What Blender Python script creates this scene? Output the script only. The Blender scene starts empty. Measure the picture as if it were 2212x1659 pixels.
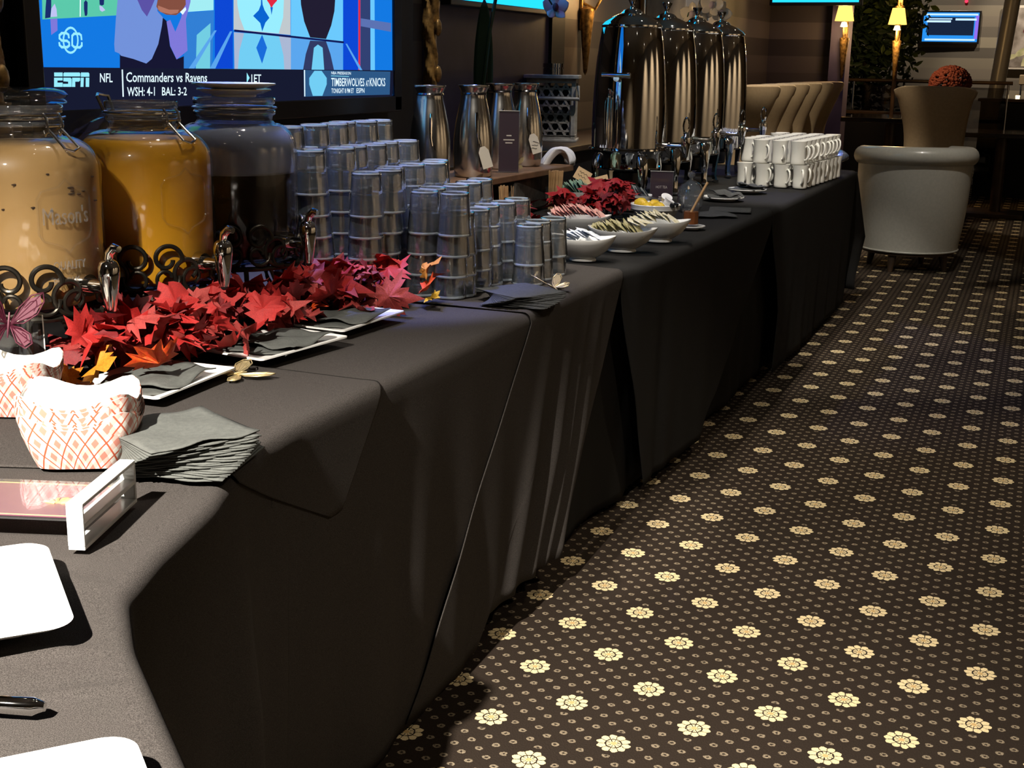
import bpy, bmesh, math, random
from mathutils import Vector, Matrix, Euler
from math import sin, cos, pi, radians, sqrt, atan2

rnd = random.Random(7)
scene = bpy.context.scene
col = scene.collection

# ------------------------------------------------------------------ camera
CAM_H = 1.33
PITCH, YAW, ROLL = 0.2475, -0.38203, 0.01803
fwd = Vector((sin(YAW) * cos(PITCH), cos(YAW) * cos(PITCH), -sin(PITCH)))
rgt = Vector((cos(YAW), -sin(YAW), 0))
upv = rgt.cross(fwd)
r2 = rgt * cos(ROLL) + upv * sin(ROLL)
u2 = upv * cos(ROLL) - rgt * sin(ROLL)
cam_data = bpy.data.cameras.new('camera')
cam = bpy.data.objects.new('camera', cam_data)
col.objects.link(cam)
cam.matrix_world = Matrix(((r2.x, u2.x, -fwd.x, 0), (r2.y, u2.y, -fwd.y, 0), (r2.z, u2.z, -fwd.z, CAM_H), (0, 0, 0, 1)))
cam_data.sensor_width = 36
cam_data.lens = 2786 * 36 / 2212
cam_data.clip_start = 0.05
cam_data.clip_end = 100
scene.camera = cam

# ------------------------------------------------------------------ view, world
scene.view_settings.view_transform = 'Standard'
scene.view_settings.look = 'None'
scene.view_settings.gamma = 1
scene.view_settings.use_curve_mapping = False
scene.view_settings.exposure = 0.25
scene.cycles.max_bounces = 9
scene.cycles.transparent_max_bounces = 48
scene.cycles.transmission_bounces = 7
scene.cycles.glossy_bounces = 4
scene.cycles.diffuse_bounces = 3
scene.cycles.caustics_reflective = False
scene.cycles.caustics_refractive = False
scene.cycles.sample_clamp_indirect = 6

world = bpy.data.worlds.new('room_ambient')
scene.world = world
world.use_nodes = True
world.node_tree.nodes['Background'].inputs[0].default_value = (0.55, 0.6, 0.75, 1)
world.node_tree.nodes['Background'].inputs[1].default_value = 0.02

# ------------------------------------------------------------------ ceiling downlights (light only; the fixtures are built below; added spots are marked)
CEIL = 3.3
# x, y, watts, cone degrees, colour, aim (x, y, z)
WARM = (1.0, 0.86, 0.66)
NEUT = (1.0, 0.93, 0.82)
BLUE = (0.16, 0.25, 1.0)
DOWNLIGHTS = [
    (-0.93, -1.20, 2900, 41, NEUT, (-0.90, 0.86, 0.76)),
    (-1.45, 2.7, 56, 74, NEUT, (-1.45, 2.75, 0.76)),
    (-1.30, 3.9, 120, 60, NEUT, (-1.35, 4.35, 0.76)),
    (-1.30, 2.1, 240, 26, NEUT, (-1.42, 2.98, 0.95)),  # added spot, put in to brighten the tumbler stacks
    (-0.70, 3.6, 300, 30, NEUT, (-1.15, 6.25, 0.85)),
    (-0.75, 1.6, 150, 30, NEUT, (-1.28, 3.95, 0.80)),
    (-1.2, 5.8, 150, 58, NEUT, (-1.2, 6.5, 0.76)),
    (0.5, 3.6, 100, 62, WARM, (0.45, 3.6, 0)),
    (1.4, 1.2, 105, 70, WARM, (0.6, 2.2, 0)),
    (0.7, 8.1, 110, 26, WARM, (0.45, 8.15, 0)),
    (0.8, 6.2, 22, 66, WARM, (0.3, 6.1, 0)),
    (0.5, 11.7, 110, 24, WARM, (0.15, 11.8, 0)),
    (-0.2, 7.3, 100, 26, NEUT, (-0.75, 9.0, 0.45)),
    (-1.0, 8.6, 330, 52, WARM, (-2.0, 9.9, 0.9)),  # added spot, put in to brighten the row of tan chairs
    (-1.2, 16.6, 110, 80, WARM, (-1.2, 17.9, 1.5)),
    (0.1, 16.6, 130, 70, WARM, (0.1, 17.9, 1.5)),
    (4.6, 2.0, 260, 90, WARM, (5.9, 2.0, 1.2)),  # this and the next two: added washers, brightness for the urns to mirror
    (4.6, 5.5, 300, 90, WARM, (5.9, 5.5, 1.2)),
    (4.6, 9.0, 300, 90, WARM, (5.9, 9.0, 1.2)),
    (3.0, -3.5, 300, 90, WARM, (3.0, -5.5, 0.8)),
    (-1.97, 2.60, 430, 25, BLUE, (-1.64, 2.80, 1.05)),
    (-2.0, 7.9, 90, 34, BLUE, (-1.25, 6.6, 0.95)),
    (-2.0, 4.3, 25, 34, BLUE, (-1.75, 4.6, 0.9)),
]
for i, (x, y, w, cone, c, aim) in enumerate(DOWNLIGHTS):
    L = bpy.data.lights.new('downlight', 'SPOT')
    L.energy = w
    L.color = c
    L.spot_size = radians(cone)
    L.spot_blend = 1.0 if (i == 0 or cone == 90) else 0.35
    L.shadow_soft_size = 0.035
    lo = bpy.data.objects.new('downlight_lamp', L)
    lo.location = (x, y, CEIL - 0.03)
    lo.rotation_euler = (Vector(aim) - Vector(lo.location)).to_track_quat('-Z', 'Y').to_euler()
    col.objects.link(lo)

# ------------------------------------------------------------------ helpers
def tag(o, label=None, cat=None, group=None, kind=None):
    if label: o['label'] = label
    if cat: o['category'] = cat
    if group: o['group'] = group
    if kind: o['kind'] = kind
    return o

def thing(name, label, cat, loc=(0, 0, 0), rz=0, group=None, rot=None):
    o = bpy.data.objects.new(name, None)
    col.objects.link(o)
    o.empty_display_size = 0.05
    o.location = loc
    o.rotation_euler = rot if rot else (0, 0, rz)
    return tag(o, label, cat, group)

def copy_tree(o, parent=None, loc=None, rz=None, label=None, group=None):
    c = o.copy()
    col.objects.link(c)
    c.parent = parent
    if parent is not None: c.matrix_parent_inverse = o.matrix_parent_inverse.copy()
    if loc is not None: c.location = loc
    if rz is not None: c.rotation_euler = (0, 0, rz)
    if label: c['label'] = label
    if group: c['group'] = group
    for ch in o.children: copy_tree(ch, c)
    return c

class MB:
    def __init__(s): s.v = []; s.f = []
    def add(s, vs, fs, M=None):
        b = len(s.v)
        if M is not None: vs = [tuple(M @ Vector(p)) for p in vs]
        s.v += [tuple(p) for p in vs]
        s.f += [tuple(i + b for i in f) for f in fs]
        return s
    def box(s, c, d, M=None, rz=0, rot=None):
        x, y, z = d[0] / 2, d[1] / 2, d[2] / 2
        vs = [Vector((sx * x, sy * y, sz * z)) for sz in (-1, 1) for sy in (-1, 1) for sx in (-1, 1)]
        R = Euler(rot).to_matrix() if rot else Matrix.Rotation(rz, 3, 'Z')
        vs = [R @ p + Vector(c) for p in vs]
        return s.add(vs, [(0, 2, 3, 1), (4, 5, 7, 6), (0, 1, 5, 4), (2, 6, 7, 3), (0, 4, 6, 2), (1, 3, 7, 5)], M)
    def lathe(s, prof, n=32, M=None, close=False, cap0=False, cap1=False):
        vs = []; fs = []
        m = len(prof)
        for k in range(n):
            a = 2 * pi * k / n
            for r, z in prof: vs.append((r * cos(a), r * sin(a), z))
        for k in range(n):
            k2 = (k + 1) % n
            for j in range(m - 1 + (1 if close else 0)):
                j2 = (j + 1) % m
                fs.append((k * m + j, k2 * m + j, k2 * m + j2, k * m + j2))
        if cap0: fs.append(tuple(k * m for k in range(n))[::-1])
        if cap1: fs.append(tuple(k * m + m - 1 for k in range(n)))
        return s.add(vs, fs, M)
    def tube(s, path, r, n=8, M=None, caps=True, closed=False):
        P = [Vector(p) for p in path]
        m = len(P)
        rr = r if isinstance(r, (list, tuple)) else [r] * m
        vs = []; fs = []
        ref = None
        for i, p in enumerate(P):
            if closed: t = P[(i + 1) % m] - P[i - 1]
            else: t = P[min(i + 1, m - 1)] - P[max(i - 1, 0)]
            if t.length < 1e-9: t = Vector((0, 0, 1))
            t.normalize()
            if ref is None:
                ref = Vector((0, 0, 1)) if abs(t.z) < 0.9 else Vector((1, 0, 0))
            a = ref - t * ref.dot(t)
            if a.length < 1e-6: a = t.orthogonal()
            a.normalize(); ref = a
            b = t.cross(a)
            for k in range(n):
                q = 2 * pi * k / n
                vs.append(p + (a * cos(q) + b * sin(q)) * rr[i])
        for i in range(m if closed else m - 1):
            i2 = (i + 1) % m
            for k in range(n):
                k2 = (k + 1) % n
                fs.append((i * n + k, i * n + k2, i2 * n + k2, i2 * n + k))
        if caps and not closed:
            fs.append(tuple(range(n))[::-1]); fs.append(tuple((m - 1) * n + k for k in range(n)))
        return s.add(vs, fs, M)
    def prism(s, pts, z0, z1, M=None):
        n = len(pts)
        vs = [(x, y, z0) for x, y in pts] + [(x, y, z1) for x, y in pts]
        fs = [tuple(range(n))[::-1], tuple(range(n, 2 * n))] + [(i, (i + 1) % n, n + (i + 1) % n, n + i) for i in range(n)]
        return s.add(vs, fs, M)
    def grid(s, fn, nu, nv, M=None, closeu=False):
        vs = [fn(i / (nu if closeu else nu - 1), j / (nv - 1)) for i in range(nu) for j in range(nv)]
        fs = []
        for i in range(nu if closeu else nu - 1):
            i2 = (i + 1) % nu
            for j in range(nv - 1): fs.append((i * nv + j, i2 * nv + j, i2 * nv + j + 1, i * nv + j + 1))
        return s.add(vs, fs, M)
    def ball(s, c, r, nu=20, nv=12, M=None):
        rx, ry, rz_ = r if isinstance(r, (list, tuple)) else (r, r, r)
        prof = [(max(1e-5, sin(pi * j / nv)), -cos(pi * j / nv)) for j in range(nv + 1)]
        vs = []; fs = []
        m = nv + 1
        for k in range(nu):
            a = 2 * pi * k / nu
            for q, z in prof: vs.append((c[0] + rx * q * cos(a), c[1] + ry * q * sin(a), c[2] + rz_ * z))
        for k in range(nu):
            k2 = (k + 1) % nu
            for j in range(nv): fs.append((k * m + j, k2 * m + j, k2 * m + j + 1, k * m + j + 1))
        return s.add(vs, fs, M)
    def mesh(s, name, smooth=True, angle=40):
        me = bpy.data.meshes.new(name)
        me.from_pydata(s.v, [], s.f)
        me.validate()
        bm = bmesh.new(); bm.from_mesh(me)
        bmesh.ops.remove_doubles(bm, verts=bm.verts, dist=1e-6)
        bmesh.ops.recalc_face_normals(bm, faces=bm.faces)
        bm.to_mesh(me); bm.free()
        if smooth:
            for p in me.polygons: p.use_smooth = True
            me.set_sharp_from_angle(angle=radians(angle))
        return me
    def build(s, name, mat, parent=None, loc=(0, 0, 0), rot=(0, 0, 0), smooth=True, angle=40, bevel=0, segs=2, subsurf=0, solid=0):
        return link(name, s.mesh(name, smooth, angle), mat, parent, loc, rot, bevel, segs, subsurf, solid)

def link(name, me, mat, parent=None, loc=(0, 0, 0), rot=(0, 0, 0), bevel=0, segs=2, subsurf=0, solid=0):
    o = bpy.data.objects.new(name, me)
    col.objects.link(o)
    if mat is not None and len(me.materials) == 0: me.materials.append(mat)
    o.parent = parent
    o.location = loc
    o.rotation_euler = rot
    if solid:
        m = o.modifiers.new('thick', 'SOLIDIFY'); m.thickness = solid; m.offset = 0
    if bevel:
        m = o.modifiers.new('bevel', 'BEVEL'); m.width = bevel; m.segments = segs; m.limit_method = 'ANGLE'
    if subsurf:
        m = o.modifiers.new('sub', 'SUBSURF'); m.levels = subsurf; m.render_levels = subsurf
    return o

def struct(o): return tag(o, kind='structure')
def rotz(a): return Matrix.Rotation(a, 4, 'Z')
def T(x, y, z): return Matrix.Translation((x, y, z))

def text_mesh(s, bold=0.0):
    cu = bpy.data.curves.new('lettering', 'FONT')
    cu.body = s
    cu.offset = bold
    cu.resolution_u = 2
    ob = bpy.data.objects.new('lettering', cu)
    col.objects.link(ob)
    dg = bpy.context.evaluated_depsgraph_get()
    me = bpy.data.meshes.new_from_object(ob.evaluated_get(dg))
    col.objects.unlink(ob)
    bpy.data.objects.remove(ob)
    xs = [v.co.x for v in me.vertices]; ys = [v.co.y for v in me.vertices]
    x0, x1, y0, y1 = min(xs), max(xs), min(ys), max(ys)
    for v in me.vertices: v.co = ((v.co.x - x0) / (x1 - x0), (v.co.y - y0) / (y1 - y0), 0)
    return me

# ------------------------------------------------------------------ materials
def nmat(name):
    m = bpy.data.materials.new(name); m.use_nodes = True
    nt = m.node_tree
    return m, nt, nt.nodes['Principled BSDF'], nt.nodes['Material Output']

def pmat(name, c, rough=0.5, metal=0.0, spec=0.5, noise=None, bump=None, coat=0, sheen=0, trans=0, ior=1.45, emit=None, es=1.0, sub=0, alpha=1, aniso=0):
    m, nt, p, out = nmat(name)
    p.inputs['Base Color'].default_value = (*c, 1)
    p.inputs['Roughness'].default_value = rough
    p.inputs['Metallic'].default_value = metal
    p.inputs['Specular IOR Level'].default_value = spec
    p.inputs['Coat Weight'].default_value = coat
    p.inputs['Coat Roughness'].default_value = 0.05
    p.inputs['Sheen Weight'].default_value = sheen
    p.inputs['Transmission Weight'].default_value = trans
    p.inputs['IOR'].default_value = ior
    if sub:
        p.inputs['Subsurface Weight'].default_value = sub
        p.inputs['Subsurface Radius'].default_value = (0.02, 0.012, 0.006)
        p.inputs['Subsurface Scale'].default_value = 1
    if emit:
        p.inputs['Emission Color'].default_value = (*emit, 1)
        p.inputs['Emission Strength'].default_value = es
    tc = nt.nodes.new('ShaderNodeTexCoord')
    if noise:
        sc, amt, c2 = noise
        n = nt.nodes.new('ShaderNodeTexNoise'); n.inputs['Scale'].default_value = sc; n.inputs['Detail'].default_value = 5
        nt.links.new(tc.outputs['Object'], n.inputs['Vector'])
        mx = nt.nodes.new('ShaderNodeMix'); mx.data_type = 'RGBA'
        mx.inputs[6].default_value = (*c, 1); mx.inputs[7].default_value = (*c2, 1)
        mr = nt.nodes.new('ShaderNodeMapRange')
        mr.inputs['From Min'].default_value = 0.5 - 0.5 / max(amt, 0.01) * 0.3; mr.inputs['From Max'].default_value = 0.5 + 0.5 / max(amt, 0.01) * 0.3
        nt.links.new(n.outputs['Fac'], mr.inputs['Value'])
        nt.links.new(mr.outputs['Result'], mx.inputs[0])
        nt.links.new(mx.outputs[2], p.inputs['Base Color'])
    if bump:
        sc, st = bump
        n = nt.nodes.new('ShaderNodeTexNoise'); n.inputs['Scale'].default_value = sc; n.inputs['Detail'].default_value = 3
        nt.links.new(tc.outputs['Object'], n.inputs['Vector'])
        b = nt.nodes.new('ShaderNodeBump'); b.inputs['Strength'].default_value = st; b.inputs['Distance'].default_value = 0.002
        nt.links.new(n.outputs['Fac'], b.inputs['Height'])
        nt.links.new(b.outputs['Normal'], p.inputs['Normal'])
    return m

def glassy(name, tint=(1, 1, 1), ior=1.5, haze=0.0, haze_col=(0.8, 0.85, 0.9), gloss=1.0, rough=0.01, bump=None):
    """thin-walled clear glass: passes light straight through and mirrors by Fresnel"""
    m, nt, p, out = nmat(name)
    nt.nodes.remove(p)
    tr = nt.nodes.new('ShaderNodeBsdfTransparent'); tr.inputs[0].default_value = (*tint, 1)
    gl = nt.nodes.new('ShaderNodeBsdfGlossy'); gl.inputs['Roughness'].default_value = rough
    fr = nt.nodes.new('ShaderNodeLayerWeight'); fr.inputs[0].default_value = 0.5
    n = N(nt)
    f0 = ((ior - 1) / (ior + 1)) ** 2
    fac = n.m('MULTIPLY', n.m('ADD', n.m('MULTIPLY', n.m('POWER', fr.outputs['Facing'], 5), 1 - f0), f0), gloss, clamp=True)
    mx = nt.nodes.new('ShaderNodeMixShader')
    nt.links.new(fac, mx.inputs[0])
    last = tr
    if haze:
        df = nt.nodes.new('ShaderNodeBsdfDiffuse'); df.inputs[0].default_value = (*haze_col, 1)
        m2 = nt.nodes.new('ShaderNodeMixShader'); m2.inputs[0].default_value = haze
        nt.links.new(tr.outputs[0], m2.inputs[1]); nt.links.new(df.outputs[0], m2.inputs[2])
        last = m2
    nt.links.new(last.outputs[0], mx.inputs[1]); nt.links.new(gl.outputs[0], mx.inputs[2])
    if bump:
        tc = nt.nodes.new('ShaderNodeTexCoord')
        nz = nt.nodes.new('ShaderNodeTexNoise'); nz.inputs['Scale'].default_value = bump[0]
        mp_ = nt.nodes.new('ShaderNodeMapping'); mp_.inputs['Scale'].default_value = (1, 1, bump[2] if len(bump) > 2 else 1)
        nt.links.new(tc.outputs['Object'], mp_.inputs['Vector']); nt.links.new(mp_.outputs[0], nz.inputs['Vector'])
        b = nt.nodes.new('ShaderNodeBump'); b.inputs['Strength'].default_value = bump[1]; b.inputs['Distance'].default_value = 0.003
        nt.links.new(nz.outputs['Fac'], b.inputs['Height'])
        nt.links.new(b.outputs['Normal'], gl.inputs['Normal']); nt.links.new(b.outputs['Normal'], fr.inputs['Normal'])
    nt.links.new(mx.outputs[0], out.inputs[0])
    return m

def emat(name, c, s=1.0):
    m, nt, p, out = nmat(name)
    nt.nodes.remove(p)
    e = nt.nodes.new('ShaderNodeEmission'); e.inputs[0].default_value = (*c, 1); e.inputs[1].default_value = s
    nt.links.new(e.outputs[0], out.inputs[0])
    return m

class N:
    """tiny node-math helper"""
    def __init__(s, nt): s.nt = nt
    def m(s, op, a, b=None, c=None, clamp=False):
        n = s.nt.nodes.new('ShaderNodeMath'); n.operation = op; n.use_clamp = clamp
        for i, q in enumerate((a, b, c)):
            if q is None: continue
            if isinstance(q, (int, float)): n.inputs[i].default_value = q
            else: s.nt.links.new(q, n.inputs[i])
        return n.outputs[0]
    def mix(s, fac, a, b):
        n = s.nt.nodes.new('ShaderNodeMix'); n.data_type = 'RGBA'
        for i, q in ((0, fac), (6, a), (7, b)):
            if isinstance(q, tuple): n.inputs[i].default_value = (*q, 1)
            elif isinstance(q, (int, float)): n.inputs[i].default_value = q
            else: s.nt.links.new(q, n.inputs[i])
        return n.outputs[2]

def carpet_material():
    m, nt, p, out = nmat('patterned_carpet')
    n = N(nt)
    tc = nt.nodes.new('ShaderNodeTexCoord')
    sx = nt.nodes.new('ShaderNodeSeparateXYZ')
    # slight woven wobble of the motif edges
    nz = nt.nodes.new('ShaderNodeTexNoise'); nz.inputs['Scale'].default_value = 160; nz.inputs['Detail'].default_value = 2
    nt.links.new(tc.outputs['Object'], nz.inputs['Vector'])
    sub = nt.nodes.new('ShaderNodeVectorMath'); sub.operation = 'SUBTRACT'; sub.inputs[1].default_value = (0.5, 0.5, 0.5)
    nt.links.new(nz.outputs['Color'], sub.inputs[0])
    sca = nt.nodes.new('ShaderNodeVectorMath'); sca.operation = 'SCALE'; sca.inputs['Scale'].default_value = 0.006
    nt.links.new(sub.outputs[0], sca.inputs[0])
    addv = nt.nodes.new('ShaderNodeVectorMath'); addv.operation = 'ADD'
    nt.links.new(tc.outputs['Object'], addv.inputs[0]); nt.links.new(sca.outputs[0], addv.inputs[1])
    nt.links.new(addv.outputs[0], sx.inputs[0])
    X = n.m('ADD', sx.outputs[0], 0.003); Y = n.m('ADD', sx.outputs[1], -3.8855)
    def cell(px, py, ox, oy):
        u = n.m('MULTIPLY', n.m('SUBTRACT', n.m('FRACT', n.m('ADD', n.m('DIVIDE', X, px), ox)), 0.5), px)
        v = n.m('MULTIPLY', n.m('SUBTRACT', n.m('FRACT', n.m('ADD', n.m('DIVIDE', Y, py), oy)), 0.5), py)
        return u, v
    def flower(u, v):
        r = n.m('SQRT', n.m('ADD', n.m('MULTIPLY', u, u), n.m('MULTIPLY', v, v)))
        th = n.m('ARCTAN2', v, u)
        pet = n.m('ABSOLUTE', n.m('COSINE', n.m('MULTIPLY', th, 5)))          # ten petals
        lim = n.m('ADD', n.m('MULTIPLY', pet, 0.007), 0.028)
        body = n.m('LESS_THAN', r, lim)
        gap = n.m('LESS_THAN', n.m('MULTIPLY', pet, r), 0.0045)                # thin dark lines between petals
        ring = n.m('LESS_THAN', n.m('ABSOLUTE', n.m('SUBTRACT', r, 0.0165)), 0.0016)
        core = n.m('LESS_THAN', r, 0.006)
        hole = n.m('MAXIMUM', n.m('MULTIPLY', gap, n.m('GREATER_THAN', r, 0.007)), ring)
        return n.m('MULTIPLY', body, n.m('SUBTRACT', 1, hole), clamp=True), core, r
    A2, B = 0.26642, 0.25218
    f1, c1, ra = flower(*cell(A2, B, 0.5, 0.5))
    f2, c2, rb = flower(*cell(A2, B, 0.0, 0.0))
    fl = n.m('MAXIMUM', f1, f2)
    core = n.m('MAXIMUM', c1, c2)
    near = n.m('LESS_THAN', n.m('MINIMUM', ra, rb), 0.047)
    def dot(u, v):
        r = n.m('SQRT', n.m('ADD', n.m('MULTIPLY', n.m('MULTIPLY', u, u), 0.8), n.m('MULTIPLY', v, v)))
        return n.m('MULTIPLY', n.m('LESS_THAN', r, 0.0074), n.m('GREATER_THAN', r, 0.0028))
    d = n.m('MAXIMUM', dot(*cell(A2 / 5, B / 5, 0.5, 0.5)), dot(*cell(A2 / 5, B / 5, 0.0, 0.0)))
    d = n.m('MULTIPLY', d, n.m('SUBTRACT', 1, near))
    nz2 = nt.nodes.new('ShaderNodeTexNoise'); nz2.inputs['Scale'].default_value = 260; nz2.inputs['Detail'].default_value = 3
    nt.links.new(tc.outputs['Object'], nz2.inputs['Vector'])
    tuft = n.m('GREATER_THAN', nz2.outputs['Fac'], 0.44)
    d = n.m('MULTIPLY', d, n.m('ADD', n.m('MULTIPLY', tuft, 0.6), 0.4))
    base = n.mix(nz2.outputs['Fac'], (0.014, 0.0095, 0.0068), (0.030, 0.021, 0.015))
    cream = n.mix(nz2.outputs['Fac'], (0.50, 0.36, 0.17), (0.80, 0.68, 0.44))
    c = n.mix(d, base, (0.22, 0.175, 0.12))
    c = n.mix(fl, c, cream)
    c = n.mix(n.m('MULTIPLY', core, 0.7), c, (0.42, 0.24, 0.07))
    nt.links.new(c, p.inputs['Base Color'])
    p.inputs['Roughness'].default_value = 0.95
    p.inputs['Specular IOR Level'].default_value = 0.1
    b = nt.nodes.new('ShaderNodeBump'); b.inputs['Strength'].default_value = 0.5; b.inputs['Distance'].default_value = 0.004
    nt.links.new(nz2.outputs['Fac'], b.inputs['Height']); nt.links.new(b.outputs['Normal'], p.inputs['Normal'])
    return m

def stripe_wall_material(name, cols, band):
    m, nt, p, out = nmat(name)
    n = N(nt)
    tc = nt.nodes.new('ShaderNodeTexCoord'); sx = nt.nodes.new('ShaderNodeSeparateXYZ')
    nt.links.new(tc.outputs['Object'], sx.inputs[0])
    k = n.m('FRACT', n.m('DIVIDE', sx.outputs[2], band * len(cols)))
    r = nt.nodes.new('ShaderNodeValToRGB'); r.color_ramp.interpolation = 'CONSTANT'
    e = r.color_ramp.elements
    e[0].position = 0; e[0].color = (*cols[0], 1)
    e[1].position = 1 / len(cols); e[1].color = (*cols[1], 1)
    for i in range(2, len(cols)):
        q = e.new(i / len(cols)); q.color = (*cols[i], 1)
    nt.links.new(k, r.inputs[0]); nt.links.new(r.outputs[0], p.inputs['Base Color'])
    p.inputs['Roughness'].default_value = 0.55
    return m

def plaid_material():
    m, nt, p, out = nmat('red_plaid_paper')
    n = N(nt)
    tc = nt.nodes.new('ShaderNodeTexCoord'); sx = nt.nodes.new('ShaderNodeSeparateXYZ')
    nt.links.new(tc.outputs['Object'], sx.inputs[0])
    a = n.m('ARCTAN2', sx.outputs[1], sx.outputs[0])
    u = n.m('MULTIPLY', a, 2.55); v = n.m('MULTIPLY', sx.outputs[2], 24)
    s1 = n.m('ADD', u, v); s2 = n.m('SUBTRACT', u, v)
    def line(s, w): return n.m('LESS_THAN', n.m('FRACT', s), w)
    g = n.m('ADD', n.m('MULTIPLY', line(s1, 0.38), 0.4), n.m('MULTIPLY', line(s2, 0.38), 0.4))
    th = n.m('MAXIMUM', n.m('LESS_THAN', n.m('ABSOLUTE', n.m('SUBTRACT', n.m('FRACT', s1), 0.7)), 0.045), n.m('LESS_THAN', n.m('ABSOLUTE', n.m('SUBTRACT', n.m('FRACT', s2), 0.7)), 0.045))
    g = n.m('MAXIMUM', g, th, clamp=True)
    c = n.mix(g, (0.86, 0.83, 0.76), (0.62, 0.11, 0.05))
    nt.links.new(c, p.inputs['Base Color'])
    p.inputs['Roughness'].default_value = 0.6
    return m

M = {}
M['carpet'] = carpet_material()
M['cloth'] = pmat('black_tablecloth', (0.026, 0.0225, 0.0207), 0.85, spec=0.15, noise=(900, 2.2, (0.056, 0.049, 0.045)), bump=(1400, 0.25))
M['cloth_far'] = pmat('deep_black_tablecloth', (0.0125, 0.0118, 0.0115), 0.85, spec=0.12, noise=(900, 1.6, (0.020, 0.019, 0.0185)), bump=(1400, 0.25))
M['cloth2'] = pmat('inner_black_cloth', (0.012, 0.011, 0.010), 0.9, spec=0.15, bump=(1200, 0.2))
M['wood_dark'] = pmat('dark_wood', (0.035, 0.022, 0.014), 0.35, noise=(9, 1, (0.06, 0.035, 0.02)))
M['wood'] = pmat('brown_board', (0.20, 0.11, 0.06), 0.5, noise=(14, 1, (0.12, 0.065, 0.035)))
M['rock'] = pmat('rough_grey_crate', (0.10, 0.085, 0.07), 0.9, noise=(22, 1, (0.03, 0.025, 0.02)), bump=(60, 0.8))
M['ceiling'] = pmat('dark_ceiling', (0.30, 0.26, 0.22), 0.8)
M['wall_stripe'] = stripe_wall_material('striped_wallpaper', [(0.10, 0.085, 0.085), (0.055, 0.046, 0.048), (0.14, 0.12, 0.115), (0.075, 0.063, 0.062)], 0.155)
M['far_stripe'] = stripe_wall_material('striped_far_wall', [(0.20, 0.17, 0.13), (0.10, 0.085, 0.07), (0.26, 0.225, 0.17), (0.13, 0.11, 0.09), (0.18, 0.15, 0.12)], 0.13)
M['wall_plain'] = pmat('tan_wall', (0.42, 0.34, 0.25), 0.7)
M['panel_black'] = pmat('black_panel', (0.006, 0.006, 0.008), 0.6, spec=0.3)
M['purple'] = pmat('violet_lit_panel', (0.09, 0.075, 0.15), 0.6, noise=(6, 1, (0.07, 0.06, 0.12)))  # the blue light on wall and post is mixed into this colour
M['gold'] = pmat('aged_gold_leaf', (0.42, 0.25, 0.08), 0.45, 0.75, noise=(40, 1, (0.12, 0.07, 0.025)), bump=(70, 0.8))
M['gold_bright'] = pmat('brass_filigree', (0.75, 0.60, 0.32), 0.35, 0.8)
M['bezel'] = pmat('black_bezel', (0.006, 0.006, 0.008), 0.3)
M['chrome'] = pmat('polished_steel', (0.80, 0.79, 0.77), 0.045, 1.0)
M['chrome_soft'] = pmat('satin_steel', (0.72, 0.70, 0.67), 0.2, 1.0)
M['chrome_dark'] = pmat('dark_chrome', (0.30, 0.30, 0.31), 0.12, 1.0)
M['iron'] = pmat('bronzed_iron', (0.055, 0.048, 0.038), 0.32, 0.85)
M['black_plastic'] = pmat('black_plastic', (0.012, 0.012, 0.013), 0.35)
M['white_china'] = pmat('white_china', (0.86, 0.85, 0.82), 0.18, coat=0.4)
M['mug'] = pmat('white_mug_china', (0.80, 0.78, 0.72), 0.16, coat=0.5)
M['plate'] = pmat('white_melamine', (0.90, 0.89, 0.86), 0.25, coat=0.2)
M['cream_china'] = pmat('cream_china', (0.80, 0.76, 0.68), 0.25, coat=0.3)
M['paper_white'] = pmat('white_paper', (0.93, 0.91, 0.87), 0.7)
M['plaid'] = plaid_material()
M['napkin_grey'] = pmat('charcoal_napkin', (0.080, 0.083, 0.076), 0.9, noise=(120, 1, (0.062, 0.065, 0.060)), bump=(300, 0.3))
M['napkin_black'] = pmat('black_napkin', (0.030, 0.031, 0.031), 0.9, noise=(120, 1, (0.045, 0.046, 0.045)), bump=(300, 0.3))
M['acrylic'] = glassy('clear_acrylic', (0.97, 0.98, 0.98), 1.49, haze=0.025, haze_col=(0.85, 0.86, 0.86))
M['acrylic_edge'] = pmat('bright_acrylic_edge', (0.82, 0.82, 0.80), 0.25)
M['card_purple'] = pmat('plum_card', (0.16, 0.05, 0.085), 0.35, coat=0.6)
M['card_dark'] = pmat('dark_plum_card', (0.045, 0.028, 0.04), 0.4, coat=0.5)
M['print_gold'] = pmat('gold_print', (0.62, 0.42, 0.17), 0.4)
M['print_pale'] = pmat('pale_print', (0.62, 0.56, 0.50), 0.6)
M['ink'] = pmat('black_ink', (0.02, 0.02, 0.02), 0.7)
M['glass'] = glassy('tumbler_glass', (0.985, 0.99, 0.995), 1.5, haze=0.058, haze_col=(0.74, 0.87, 1.0), gloss=5.5, rough=0.035, bump=(75, 0.5, 0.10))  # bluish diffuse haze paints in the light caught by the stacks
M['glass_rim'] = glassy('tumbler_rim_glass', (0.95, 0.97, 1.0), 1.5, haze=0.46, haze_col=(0.78, 0.89, 1.0), gloss=7.0, rough=0.05)  # strong pale haze paints the rims as bright rings
M['glass_base'] = pmat('tumbler_base_glass', (0.95, 0.975, 1.0), 0.02, trans=1.0, ior=1.48)
M['jar_glass'] = glassy('jar_glass', (0.99, 0.99, 0.99), 1.5, haze=0.008, gloss=1.0, rough=0.05, bump=(30, 0.2, 0.15))
M['frost'] = glassy('misted_glass', (0.80, 0.84, 0.90), 1.45, haze=0.42, haze_col=(0.62, 0.68, 0.82), gloss=1.2, rough=0.07, bump=(30, 0.3))
M['tea_milk'] = pmat('milky_tea', (0.50, 0.30, 0.105), 0.45, noise=(3, 0.8, (0.45, 0.265, 0.09)), sub=0.0)
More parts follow.
